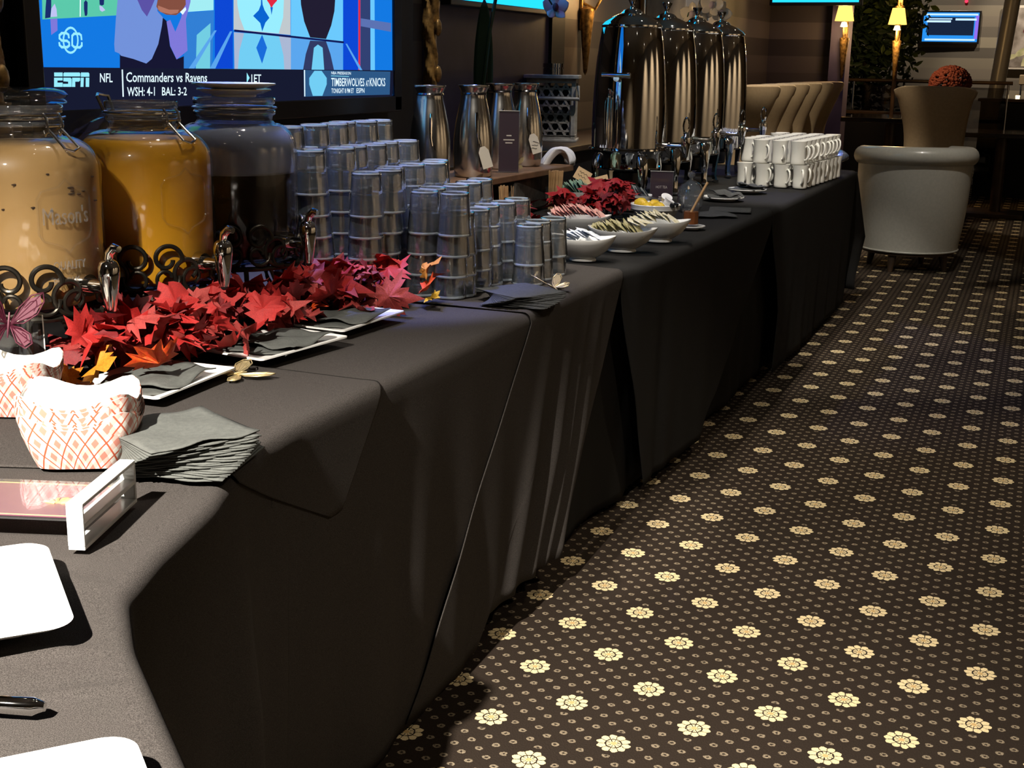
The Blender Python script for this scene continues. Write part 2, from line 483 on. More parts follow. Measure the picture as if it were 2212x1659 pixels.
M['juice'] = pmat('orange_juice', (0.80, 0.38, 0.003), 0.4, noise=(4, 0.8, (0.72, 0.32, 0.002)))
M['cola'] = pmat('dark_iced_tea', (0.012, 0.007, 0.004), 0.12, noise=(6, 0.8, (0.03, 0.016, 0.008)))
M['pulp'] = pmat('pulp_film', (0.55, 0.42, 0.26), 0.6)
M['honey'] = pmat('amber_honey', (0.32, 0.09, 0.015), 0.1, trans=0.3)
M['leaf_red'] = pmat('red_silk_leaf', (0.46, 0.022, 0.018), 0.6, noise=(35, 1, (0.30, 0.012, 0.012)), bump=(90, 0.4))
M['leaf_dark'] = pmat('dark_red_silk_leaf', (0.20, 0.010, 0.012), 0.6, noise=(35, 1, (0.12, 0.006, 0.008)), bump=(90, 0.4))
M['leaf_pink'] = pmat('faded_red_silk_leaf', (0.42, 0.055, 0.045), 0.65, noise=(35, 1, (0.27, 0.03, 0.028)), bump=(90, 0.4))
M['leaf_orange'] = pmat('orange_silk_leaf', (0.72, 0.10, 0.008), 0.5, noise=(16, 1, (0.62, 0.035, 0.006)), bump=(90, 0.4))
M['leaf_amber'] = pmat('amber_silk_leaf', (0.55, 0.22, 0.015), 0.5, noise=(16, 1, (0.42, 0.13, 0.01)), bump=(90, 0.4))
M['leaf_yellow'] = pmat('yellow_silk_leaf', (0.60, 0.38, 0.03), 0.5, noise=(16, 1, (0.45, 0.26, 0.02)), bump=(90, 0.4))
M['poinsettia'] = pmat('crimson_silk_petal', (0.40, 0.008, 0.010), 0.55, noise=(35, 1, (0.22, 0.004, 0.006)), bump=(90, 0.4))
M['vine'] = pmat('brown_vine', (0.09, 0.05, 0.025), 0.7)
M['green_leaf'] = pmat('deep_green_leaf', (0.025, 0.085, 0.045), 0.35)
M['orchid'] = pmat('pale_orchid_petal', (0.62, 0.55, 0.72), 0.5)
M['orchid_dark'] = pmat('wine_orchid_marking', (0.14, 0.02, 0.05), 0.5)
M['straw'] = pmat('wooden_stirrer', (0.55, 0.34, 0.16), 0.6, noise=(30, 1, (0.42, 0.25, 0.11)))
M['pack_pink'] = pmat('pink_packet', (0.72, 0.30, 0.27), 0.6, noise=(60, 1, (0.80, 0.55, 0.50)))
M['pack_olive'] = pmat('olive_packet', (0.42, 0.37, 0.15), 0.6, noise=(60, 1, (0.66, 0.62, 0.44)))
M['pack_white'] = pmat('white_packet', (0.78, 0.76, 0.70), 0.6, noise=(60, 1, (0.60, 0.52, 0.25)))
M['pack_blue'] = pmat('pale_blue_packet', (0.55, 0.60, 0.70), 0.5, noise=(40, 1, (0.75, 0.78, 0.84)))
M['pack_green'] = pmat('green_tea_packet', (0.16, 0.36, 0.24), 0.6, noise=(50, 1, (0.50, 0.62, 0.50)))
M['pack_grey'] = pmat('grey_tea_packet', (0.20, 0.23, 0.23), 0.6, noise=(50, 1, (0.42, 0.44, 0.42)))
M['kraft'] = pmat('kraft_tag', (0.62, 0.42, 0.22), 0.7)
M['tag_card'] = pmat('cream_paper_tag', (0.66, 0.60, 0.50), 0.7)
M['lemon'] = pmat('lemon_rind', (0.80, 0.52, 0.03), 0.45, bump=(200, 0.4))
M['lemon_flesh'] = pmat('lemon_flesh', (0.85, 0.72, 0.40), 0.4)
M['towel'] = pmat('white_towel', (0.75, 0.75, 0.78), 0.9, bump=(200, 0.5))
M['lantern'] = pmat('whitewashed_wood', (0.40, 0.38, 0.34), 0.7, noise=(40, 1, (0.28, 0.26, 0.23)))
M['leather_grey'] = pmat('pale_grey_leather', (0.46, 0.45, 0.40), 0.28, noise=(60, 1, (0.42, 0.41, 0.365)), bump=(350, 0.12), coat=0.25)
M['leather_tan'] = pmat('tan_upholstery', (0.36, 0.27, 0.17), 0.45, noise=(50, 1, (0.32, 0.24, 0.15)), bump=(300, 0.15))
M['mum'] = pmat('rust_mum_petal', (0.20, 0.045, 0.035), 0.7, noise=(60, 1, (0.12, 0.022, 0.02)))
M['lamp_shade'] = emat('glowing_amber_shade', (1.0, 0.50, 0.10), 2.0)
M['lamp_bulb'] = emat('glowing_bulb', (1.0, 0.72, 0.35), 4.0)
M['down_disc'] = emat('lit_downlight_lens', (1.0, 0.90, 0.74), 30.0)
M['cyan_screen'] = emat('cyan_screen', (0.015, 0.50, 0.90), 1.4)
M['steel_column'] = pmat('brushed_column', (0.50, 0.47, 0.42), 0.35, 0.25)
M['tree_leaf'] = pmat('dark_tree_leaf', (0.022, 0.042, 0.016), 0.5)
M['tree_leaf_lit'] = pmat('lamplit_tree_leaf', (0.09, 0.13, 0.025), 0.5)  # paler copy of the tree leaf, lamplight put into the colour
M['bark'] = pmat('tree_bark', (0.04, 0.03, 0.02), 0.8)
M['glass_dark'] = glassy('smoked_glass', (0.5, 0.5, 0.52), 1.5, gloss=1.2)

# ================================================================== the room
FL = struct(MB().box((1.0, 6.5, -0.05), (12, 29, 0.1)).build('floor', M['carpet'], smooth=False))
struct(MB().box((1.0, 6.5, CEIL + 0.05), (12, 29, 0.1)).build('ceiling', M['ceiling'], smooth=False))
struct(MB().box((-2.65, 2.7, CEIL / 2), (0.2, 21.4, CEIL)).build('wall_left', M['wall_stripe'], smooth=False))
struct(MB().box((6.0, 6.5, CEIL / 2), (0.2, 29, CEIL)).build('wall_right', M['wall_plain'], smooth=False))
struct(MB().box((1.0, -7.5, CEIL / 2), (12, 0.2, CEIL)).build('wall_behind', M['wall_plain'], smooth=False))
struct(MB().box((1.0, 18.1, CEIL / 2), (12, 0.2, CEIL)).build('wall_far', M['far_stripe'], smooth=False))
# recessed media bay in the left wall
struct(MB().box((-2.33, 3.225, CEIL / 2), (0.44, 2.05, CEIL)).build('wall_media_bay', M['panel_black'], smooth=False))
struct(MB().box((-2.53, 5.95, 1.24), (0.05, 1.45, 0.66)).build('wall_violet_lit_panel', M['purple'], smooth=False, bevel=0.004))
struct(MB().box((-2.52, 6.78, CEIL / 2), (0.06, 0.2, CEIL)).build('trim_1', M['panel_black'], smooth=False))
# pier that ends the left wall
struct(MB().box((-2.23, 13.1, CEIL / 2), (0.64, 0.6, CEIL)).build('wall_pier', M['wall_stripe'], smooth=False))
struct(MB().box((-1.86, 12.75, CEIL / 2), (0.15, 0.3, CEIL)).build('trim_2', M['purple'], smooth=False))

for i, (x, y, w, cone, c, aim) in enumerate(DOWNLIGHTS):
    t = thing('ceiling_downlight', 'small unseen recessed downlight in the dark ceiling', 'light', (x, y, CEIL - 0.012), 0, 'recessed ceiling downlights')  # one fixture per lamp above, the added spots included
    MB().lathe([(0.045, 0.01), (0.062, 0.01), (0.062, -0.004), (0.047, -0.004), (0.045, 0.01)], 24).build('trim_ring', M['chrome_soft'], t)
    MB().lathe([(0.0001, 0.004), (0.030, 0.004)], 20).build('lens', M['down_disc'], t)

# ------------------------------------------------------------------ carved gilt frame uprights beside the bay
def gilt_post(y, label):
    t = thing('gilt_frame_post', label, 'frame post', (-2.06, y, 0.0))
    b = MB()
    r = random.Random(int(y * 100))
    def fn(u, v):
        a = 2 * pi * u
        z = v * CEIL
        rr = 0.024 + 0.005 * sin(z * 38 + 3 * sin(a)) + 0.004 * sin(z * 17 + 2 * a) + 0.003 * sin(z * 90 + 5 * a)
        return (rr * cos(a), 1.15 * rr * sin(a), z)
    b.grid(fn, 22, 240, closeu=True)
    b.build('carved_post', M['gold'], t)
    for k in range(9):
        z = 0.95 + k * 0.16
        MB().ball((0.03, 0, z), (0.012, 0.018, 0.03), 10, 6).build('acanthus_boss', M['gold'], t)
gilt_post(2.165, 'carved gold frame post of the screen bay, beside the milky tea dispenser')
gilt_post(4.29, 'carved gold frame post of the screen bay, behind the steel carafes')

# ------------------------------------------------------------------ the big television
TVC = dict(field=(0.10, 0.55, 0.38), sky2=(0.03, 0.20, 0.62), pale=(0.35, 0.80, 0.85), cyan=(0.16, 0.58, 0.72), sky3=(0.10, 0.36, 0.80),
           deep=(0.004, 0.06, 0.62), beige=(0.50, 0.55, 0.58), ice=(0.30, 0.80, 0.95), azure=(0.003, 0.12, 0.60), red=(0.72, 0.02, 0.05),
           beige2=(0.38, 0.45, 0.62), ice2=(0.16, 0.58, 0.85), azure2=(0.01, 0.14, 0.66), sky=(0.14, 0.55, 0.92), night=(0.015, 0.012, 0.03),
           night2=(0.03, 0.04, 0.12), navy=(0.006, 0.010, 0.09), slate=(0.03, 0.05, 0.16), slate2=(0.10, 0.16, 0.42), jacket=(0.16, 0.27, 0.66),
           violet=(0.20, 0.18, 0.66), violet2=(0.10, 0.08, 0.36), black=(0.008, 0.008, 0.03), skin=(0.22, 0.075, 0.05), skin2=(0.42, 0.17, 0.12),
           white=(0.75, 0.92, 1.0), dark_blue=(0.01, 0.025, 0.14), lilac=(0.50, 0.52, 0.85), ticker=(0.008, 0.010, 0.028), ticker2=(0.025, 0.09, 0.22))
TVM = {k: emat('screen_' + k, c, 0.9) for k, c in TVC.items()}
TVM['base'] = emat('screen_base_blue', (0.006, 0.17, 0.68), 0.95)
TV_POLYS = [
    ('field', 'field', 1, [(2.3438,1.5797),(2.6077,1.6037),(2.5875,1.4119),(2.3292,1.394)]),
    ('floor_sheen', 'sky2', 1, [(2.8499,1.427),(2.975,1.4374),(2.9567,1.2891),(2.832,1.2891)]),
    ('window_view', 'pale', 1, [(2.8716,1.6157),(2.9855,1.6256),(2.973,1.4385),(2.8579,1.4295)]),
    ('sheen', 'cyan', 2, [(2.8933,1.3736),(2.9563,1.4053),(2.9463,1.2891),(2.8833,1.2891)]),
    ('floor_line', 'sky3', 3, [(2.8515,1.2891),(2.8753,1.2891),(2.982,1.3873),(2.9716,1.387)]),
    ('column', 'deep', 1, [(2.9896,1.626),(3.0719,1.6332),(3.0526,1.289),(2.9692,1.2891)]),
    ('floor_line', 'sky3', 3, [(2.9442,1.2891),(2.9692,1.2891),(3.0544,1.3867),(3.0435,1.3865)]),
    ('panel', 'beige', 1, [(3.0787,1.6518),(3.3649,1.6781),(3.3513,1.3837),(3.0625,1.3908)]),
    ('shield', 'ice', 2, [(3.0824,1.5306),(3.0836,1.4567),(3.093,1.4239),(3.114,1.3911),(3.2873,1.3867),(3.3127,1.4313),(3.328,1.5456)]),
    ('emblem_star', 'azure', 3, [(3.2028,1.4999),(3.2068,1.4619),(3.2161,1.4473),(3.2395,1.4278),(3.2183,1.4142),(3.2008,1.39),(3.192,1.4123),(3.1572,1.4303),(3.1859,1.4462),(3.1975,1.4615)]),
    ('emblem_tip', 'red', 3, [(3.2274,1.5076),(3.2935,1.5111),(3.2812,1.4759),(3.262,1.4642),(3.2511,1.4541),(3.2415,1.4655),(3.2297,1.4746)]),
    ('emblem_point', 'azure', 4, [(3.2451,1.4571),(3.2583,1.4576),(3.2502,1.4357)]),
    ('panel_mirror', 'beige2', 1, [(3.0633,1.3846),(3.3532,1.3782),(3.3489,1.2849),(3.0598,1.2853)]),
    ('shield_mirror', 'ice2', 2, [(3.1116,1.3837),(3.287,1.3812),(3.3097,1.3251),(3.3121,1.285),(3.075,1.2853),(3.0857,1.3359)]),
    ('star_mirror', 'azure2', 3, [(3.1996,1.3814),(3.2229,1.3462),(3.1952,1.3025),(3.1683,1.3454)]),
    ('panel', 'sky', 1, [(3.3671,1.6783),(3.669,1.7061),(3.659,1.3713),(3.3534,1.3815)]),
    ('shield', 'night', 2, [(3.407,1.5504),(3.4123,1.4706),(3.4282,1.4239),(3.4604,1.3792),(3.5539,1.3765),(3.5866,1.4171),(3.6074,1.4601),(3.6254,1.5637)]),
    ('shield_mirror', 'night2', 2, [(3.46,1.3701),(3.5537,1.3694),(3.5789,1.3321),(3.5992,1.2845),(3.4156,1.2848),(3.4333,1.3307)]),
    ('shield_core', 'ice2', 3, [(3.48,1.3497),(3.5036,1.3593),(3.5315,1.3504),(3.5387,1.2846),(3.4635,1.2847)]),
    ('panel_mirror', 'sky3', 1, [(3.3532,1.377),(3.6589,1.3653),(3.6565,1.2845),(3.3489,1.2849)]),
    ('ledge', 'navy', 4, [(3.0626,1.3918),(3.6616,1.3714),(3.6614,1.3654),(3.0622,1.3862)]),
    ('column', 'deep', 1, [(3.6714,1.7063),(3.7648,1.7149),(3.7543,1.2831),(3.659,1.2832)]),
    ('light_strip', 'red', 2, [(3.7648,1.7149),(3.7793,1.7163),(3.7675,1.2831),(3.7554,1.2831)]),
    ('dark_bay', 'slate', 1, [(3.7803,1.7164),(3.8434,1.7222),(3.8374,1.2829),(3.7701,1.283)]),
    ('light_strip', 'sky', 2, [(3.8434,1.7222),(3.8702,1.7246),(3.8675,1.2816),(3.8373,1.2817)]),
    ('floor_line', 'sky3', 4, [(3.6714,1.3643),(3.6815,1.3645),(3.7808,1.283),(3.7622,1.2831)]),
    ('crossbar', 'slate2', 3, [(3.7739,1.4444),(3.9826,1.4361),(3.9822,1.4079),(3.7734,1.42)]),
    ('jacket', 'jacket', 3, [(2.6054,1.6332),(2.7476,1.6473),(2.7336,1.427),(2.7544,1.4125),(2.7491,1.3925),(2.7309,1.348),(2.7026,1.3124),(2.6801,1.3013),(2.6318,1.3119),(2.5862,1.3191),(2.5799,1.3244),(2.5645,1.3284),(2.564,1.3453),(2.5752,1.4043),(2.585,1.4464)]),
    ('jacket_flap', 'violet', 3, [(2.8594,1.6584),(2.8943,1.6619),(2.8715,1.4549),(2.8488,1.4111),(2.8501,1.3339),(2.8029,1.3118),(2.7788,1.3442),(2.7684,1.403),(2.7837,1.4079),(2.8023,1.3794),(2.8298,1.415),(2.8445,1.4582)]),
    ('jacket_shade', 'violet2', 4, [(2.6512,1.4601),(2.7329,1.464),(2.7068,1.4304),(2.6911,1.4125),(2.6728,1.4269)]),
    ('trousers', 'black', 2, [(2.5831,1.3223),(2.6803,1.3035),(2.7309,1.348),(2.7544,1.4125),(2.7704,1.4041),(2.7788,1.3442),(2.8029,1.3118),(2.8343,1.32),(2.8317,1.2857),(2.5802,1.2893)]),
    ('hands', 'skin', 5, [(2.7538,1.4977),(2.8498,1.5032),(2.8495,1.4472),(2.8309,1.4308),(2.8072,1.4198),(2.7679,1.4195),(2.7372,1.4272),(2.729,1.4378)]),
    ('fingers', 'skin2', 6, [(2.7346,1.4402),(2.7781,1.4321),(2.8197,1.4337),(2.8134,1.4256),(2.7848,1.4212),(2.7444,1.4253),(2.7339,1.4314)]),
    ('cuff', 'white', 6, [(2.8231,1.4282),(2.8471,1.4415),(2.8498,1.4349),(2.8341,1.4219)]),
    ('figure', 'dark_blue', 2, [(2.3474,1.4473),(2.3619,1.448),(2.3592,1.4206),(2.3541,1.3989),(2.3371,1.3964),(2.3412,1.4199)]),
    ('figure', 'lilac', 3, [(2.359,1.4187),(2.3702,1.4289),(2.3749,1.4173),(2.3754,1.4016),(2.3542,1.3999)]),
    ('figure', 'dark_blue', 2, [(2.4673,1.4361),(2.474,1.4414),(2.4798,1.4366),(2.4768,1.4112),(2.4739,1.4066),(2.4676,1.4064),(2.4659,1.4209)]),
    ('figure', 'dark_blue', 2, [(2.5212,1.4558),(2.5399,1.4567),(2.5359,1.4339),(2.5286,1.4312),(2.5207,1.4333)]),
    ('figure', 'lilac', 3, [(2.5189,1.4312),(2.5284,1.4295),(2.539,1.4217),(2.5273,1.4176),(2.5196,1.421)]),
    ('post', 'white', 2, [(2.4605,1.5007),(2.4642,1.501),(2.4535,1.4043),(2.4498,1.4042)]),
    ('figure_mirror', 'violet', 2, [(2.3538,1.396),(2.3759,1.3977),(2.3742,1.372),(2.3532,1.3616)]),
    ('ticker', 'ticker', 4, [(2.3087,1.2926),(2.3017,1.1952),(3.9877,1.1898),(4.0024,1.2827)]),
    ('ticker_block', 'ticker2', 5, [(3.4156,1.2848),(3.9737,1.2788),(3.9681,1.2033),(3.4145,1.2076)]),
    ('rule', 'white', 6, [(2.5834,1.2871),(2.5884,1.2871),(2.5863,1.2237),(2.5812,1.2238)]),
    ('rule', 'white', 6, [(3.4169,1.2848),(3.4233,1.2848),(3.4214,1.2082),(3.4155,1.2083)]),
    ('play_mark', 'ice', 6, [(3.1144,1.2784),(3.128,1.2642),(3.1127,1.25)]),
    ('rule', 'ice', 6, [(3.5757,1.2679),(3.689,1.2653),(3.6889,1.2636),(3.5757,1.2662)]),
    ('ball', 'ice2', 6, [(3.4773,1.2824),(3.5196,1.2823),(3.5498,1.2609),(3.5491,1.2419),(3.5216,1.2079),(3.4651,1.2089),(3.4457,1.2431),(3.4465,1.2616)]),
    ('letter', 'ice', 6, [(2.3514,1.2811),(2.379,1.281),(2.3782,1.2723),(2.3509,1.2725)]),
    ('letter', 'ice', 6, [(2.3502,1.2698),(2.3779,1.2696),(2.3773,1.2636),(2.3604,1.2635),(2.36,1.259),(2.3769,1.2589),(2.3759,1.2495),(2.3482,1.2498)]),
    ('letter', 'ice', 6, [(2.384,1.281),(2.4348,1.2808),(2.4373,1.2781),(2.436,1.272),(2.3806,1.2723),(2.3812,1.279)]),
    ('letter', 'ice', 6, [(2.3803,1.2696),(2.4041,1.2694),(2.4068,1.2667),(2.4051,1.2491),(2.3769,1.2495),(2.3776,1.2562),(2.3946,1.256),(2.3951,1.2607),(2.3795,1.2615)]),
    ('letter', 'ice', 6, [(2.4091,1.2694),(2.4358,1.2692),(2.4352,1.2631),(2.4308,1.2604),(2.4185,1.2605),(2.4174,1.2489),(2.4061,1.2491)]),
    ('letter', 'ice', 6, [(2.4396,1.2808),(2.465,1.2807),(2.4679,1.278),(2.4673,1.2711),(2.4383,1.2713)]),
    ('letter', 'ice', 6, [(2.4381,1.2692),(2.4482,1.2691),(2.4452,1.2486),(2.4349,1.2487)]),
    ('letter', 'ice', 6, [(2.4545,1.2691),(2.4669,1.269),(2.4645,1.2483),(2.4525,1.2485)]),
]
TV_STROKES = [
    (0.0055, [(2.4066,1.3575),(2.4061,1.3635),(2.3994,1.3667),(2.3845,1.3663),(2.3767,1.3615),(2.376,1.3549),(2.3829,1.3504),(2.3998,1.35),(2.4065,1.3461),(2.4065,1.3401),(2.3995,1.3363),(2.3815,1.336),(2.375,1.3403),(2.3744,1.3449)]),
    (0.0055, [(2.4486,1.3543),(2.4478,1.3631),(2.442,1.3663),(2.4246,1.3659),(2.418,1.3611),(2.4161,1.3409),(2.4228,1.3366),(2.4412,1.3363),(2.4482,1.3407),(2.4487,1.3462)]),
    (0.0048, [(2.4147,1.3788),(2.4199,1.3782),(2.4248,1.3763),(2.429,1.3732),(2.4324,1.369),(2.4348,1.3639),(2.4361,1.3581),(2.4361,1.352),(2.4349,1.3459),(2.4325,1.3401),(2.4292,1.3349),(2.4249,1.3305),(2.42,1.3271),(2.4148,1.3251),(2.4094,1.3243),(2.4041,1.325),(2.3993,1.3269),(2.3951,1.3301),(2.3918,1.3344),(2.3895,1.3394),(2.3883,1.3451),(2.3883,1.3511),(2.3895,1.3572),(2.3918,1.3629),(2.3951,1.3681),(2.3993,1.3725),(2.4041,1.3758),(2.4093,1.3779),(2.4147,1.3788)]),
]
TV_TEXT = [
    ('NFL', (2.5014, 1.2584), (2.5466, 1.2579), (2.5033, 1.2789)),
    ('Commanders vs Ravens', (2.5961, 1.2577), (2.9254, 1.2545), (2.5982, 1.2813)),
    ('WSH: 4-1', (2.5967, 1.2246), (2.7034, 1.2237), (2.5985, 1.2462)),
    ('BAL: 3-2', (2.732, 1.2236), (2.8348, 1.2221), (2.7337, 1.2445)),
    ('1ET', (3.134, 1.2519), (3.1831, 1.2515), (3.1352, 1.2734)),
    ('NBA PRESEASON', (3.5758, 1.2715), (3.6993, 1.2697), (3.5761, 1.2805)),
    ('TIMBERWOLVES', (3.5746, 1.2356), (3.7876, 1.233), (3.5755, 1.2612)),
    ('AT', (3.7968, 1.2328), (3.8184, 1.2326), (3.7972, 1.2517)),
    ('KNICKS', (3.8238, 1.2325), (3.9329, 1.2311), (3.8244, 1.2595)),
    ('TONIGHT 8 PM ET', (3.5749, 1.2148), (3.7169, 1.2128), (3.5754, 1.2296)),
    ('ESPN', (3.7342, 1.2125), (3.7872, 1.2121), (3.7346, 1.2279)),
]

tv = thing('television', 'huge black framed television showing a blue sports studio and score ticker', 'television', (-2.06, 3.155, 1.2))
def tvp(name, mat, faces_pts, layer):
    b = MB()
    for pts in faces_pts:
        if len(pts) < 3: continue
        b.add([(0.0006 * layer, y - 3.155, z - 1.2) for y, z in pts], [tuple(range(len(pts)))])
    return b.build(name, mat, tv, smooth=False)
SY0, SY1, SZ0, SZ1 = 2.315, 3.995, 1.2, 2.14
tvp('screen', TVM['base'], [[(SY0, SZ0), (SY1, SZ0), (SY1, SZ1), (SY0, SZ1)]], 0)
for nm, cname, layer, pts in TV_POLYS: tvp(nm, TVM[cname], [pts], layer)
for w, pts in TV_STROKES:
    quads = []
    for (y0, z0), (y1, z1) in zip(pts[:-1], pts[1:]):
        d = Vector((y1 - y0, z1 - z0))
        if d.length < 1e-6: continue
        d.normalize(); n = Vector((-d.y, d.x)) * w / 2; e = d * w * 0.35
        quads.append([(y0 - e.x + n.x, z0 - e.y + n.y), (y0 - e.x - n.x, z0 - e.y - n.y), (y1 + e.x - n.x, z1 + e.y - n.y), (y1 + e.x + n.x, z1 + e.y + n.y)])
    tvp('logo_stroke', TVM['ice'], quads, 6)
for s, a, b, c in TV_TEXT:
    me = text_mesh(s, 0.012)
    for v in me.vertices:
        u, h = v.co.x, v.co.y
        y = a[0] + (b[0] - a[0]) * u + (c[0] - a[0]) * h
        z = a[1] + (b[1] - a[1]) * u + (c[1] - a[1]) * h
        v.co = (0.0048, y - 3.155, z - 1.2)
    link('ticker_text', me, TVM['white'], tv)
b = MB()
zc = (SZ0 + SZ1) / 2 - 1.2; W = SY1 - SY0; H = SZ1 - SZ0
b.box((-0.025, 0, zc), (0.045, W + 0.02, H + 0.02))
b.box((-0.005, 0, -0.028), (0.03, W + 0.10, 0.052)); b.box((-0.005, 0, H + 0.028), (0.03, W + 0.10, 0.052))
b.box((-0.005, -W / 2 - 0.026, zc), (0.03, 0.05, H + 0.1)); b.box((-0.005, W / 2 + 0.026, zc), (0.03, 0.05, H + 0.1))
b.build('bezel', M['bezel'], tv, smooth=False, bevel=0.003)

def side_tv(label, loc, w, h, rz, smat, parts=()):
    t = thing('wall_television', label, 'television', loc, rz)
    MB().box((0, 0, h / 2), (w + 0.05, 0.05, h + 0.05)).build('bezel', M['bezel'], t, smooth=False, bevel=0.004)
    MB().box((0, -0.027, h / 2), (w, 0.003, h)).build('screen', smat, t, smooth=False)
    for k, (x0, z0, x1, z1, m) in enumerate(parts):
        MB().box(((x0 + x1) / 2 * w, -0.0292 - 0.0007 * k, (z0 + z1) / 2 * h), ((x1 - x0) * w, 0.0015, (z1 - z0) * h)).build('screen_graphic', m, t, smooth=False)
    MB().box((0, 0.05, h / 2), (0.2, 0.08, 0.2)).build('wall_mount', M['black_plastic'], t, smooth=False)
    return t
side_tv('thin black television with a plain cyan picture on the violet lit wall', (-2.47, 5.98, 1.575), 1.32, 0.74, pi / 2, M['cyan_screen'])
side_tv('black television with a plain cyan picture hung above the lit sconce', (-1.83, 11.0, 1.81), 0.70, 0.40, radians(-4), M['cyan_screen'])
sm = {'sb': emat('menu_blue', (0.02, 0.25, 0.75), 1.0), 'sv': emat('menu_violet', (0.25, 0.14, 0.75), 1.0), 'sd': emat('menu_dark', (0.008, 0.016, 0.04), 1.0), 'sw': emat('menu_pale', (0.45, 0.65, 1.0), 1.2)}
g = [(-0.5, 0, -0.46, 1, sm['sb']), (0.44, 0.1, 0.5, 0.9, sm['sv']), (-0.42, 0.22, 0.42, 0.84, sm['sd']), (-0.46, 0.9, 0.48, 0.96, sm['sw']), (-0.45, 0.04, 0.46, 0.10, sm['sw']),
     (-0.44, 0.66, 0.0, 0.73, sm['sw']), (-0.42, 0.76, 0.02, 0.80, sm['sw']), (0.08, 0.73, 0.46, 0.80, sm['sw'])]
side_tv('small wall television with a blue and violet bordered menu above the rust mum', (-1.26, 17.94, 1.63), 0.67, 0.36, radians(2), sm['sb'], g)

# ================================================================== buffet tables and black cloths
TOP = 0.762
EDGE = [(0.10, 0.15), (-0.30, 0.52), (-0.58, 0.775), (-0.78, 0.955), (-0.862, 1.05), (-0.905, 1.17), (-0.95, 1.34), (-1.00, 1.47), (-1.035, 1.58), (-1.045, 1.70), (-1.045, 2.2), (-1.045, 2.8), (-1.045, 3.40),
        (-1.015, 3.50), (-0.985, 4.28), (-0.965, 5.2), (-0.950, 6.2), (-0.940, 7.0), (-0.935, 7.36)]
def _resample(P, step=0.01):
    out = []
    for (x0, y0), (x1, y1) in zip(P[:-1], P[1:]):
        L = sqrt((x1 - x0) ** 2 + (y1 - y0) ** 2); n = max(1, int(L / step))
        for k in range(n): out.append((x0 + (x1 - x0) * k / n, y0 + (y1 - y0) * k / n))
    out.append(P[-1])
    for _ in range(5):
        out = [out[0]] + [((a[0] + 2 * b_[0] + c_[0]) / 4, (a[1] + 2 * b_[1] + c_[1]) / 4) for a, b_, c_ in zip(out[:-2], out[1:-1], out[2:])] + [out[-1]]
    return out
EP = _resample(EDGE)
def edge_at(y):
    """edge point and outward normal where the table edge crosses world Y"""
    lo, hi = 0, len(EP) - 1
    for i in range(len(EP) - 1):
        if EP[i][1] <= y <= EP[i + 1][1]: lo = i; break
    else: lo = len(EP) - 2 if y > EP[-1][1] else 0
    a, b_ = EP[lo], EP[lo + 1]
    k = (y - a[1]) / (b_[1] - a[1] + 1e-9)
    i0, i1 = max(0, lo - 4), min(len(EP) - 1, lo + 5)
    d = Vector((EP[i1][0] - EP[i0][0], EP[i1][1] - EP[i0][1])).normalized()
    return a[0] + (b_[0] - a[0]) * k, y, d.y, -d.x

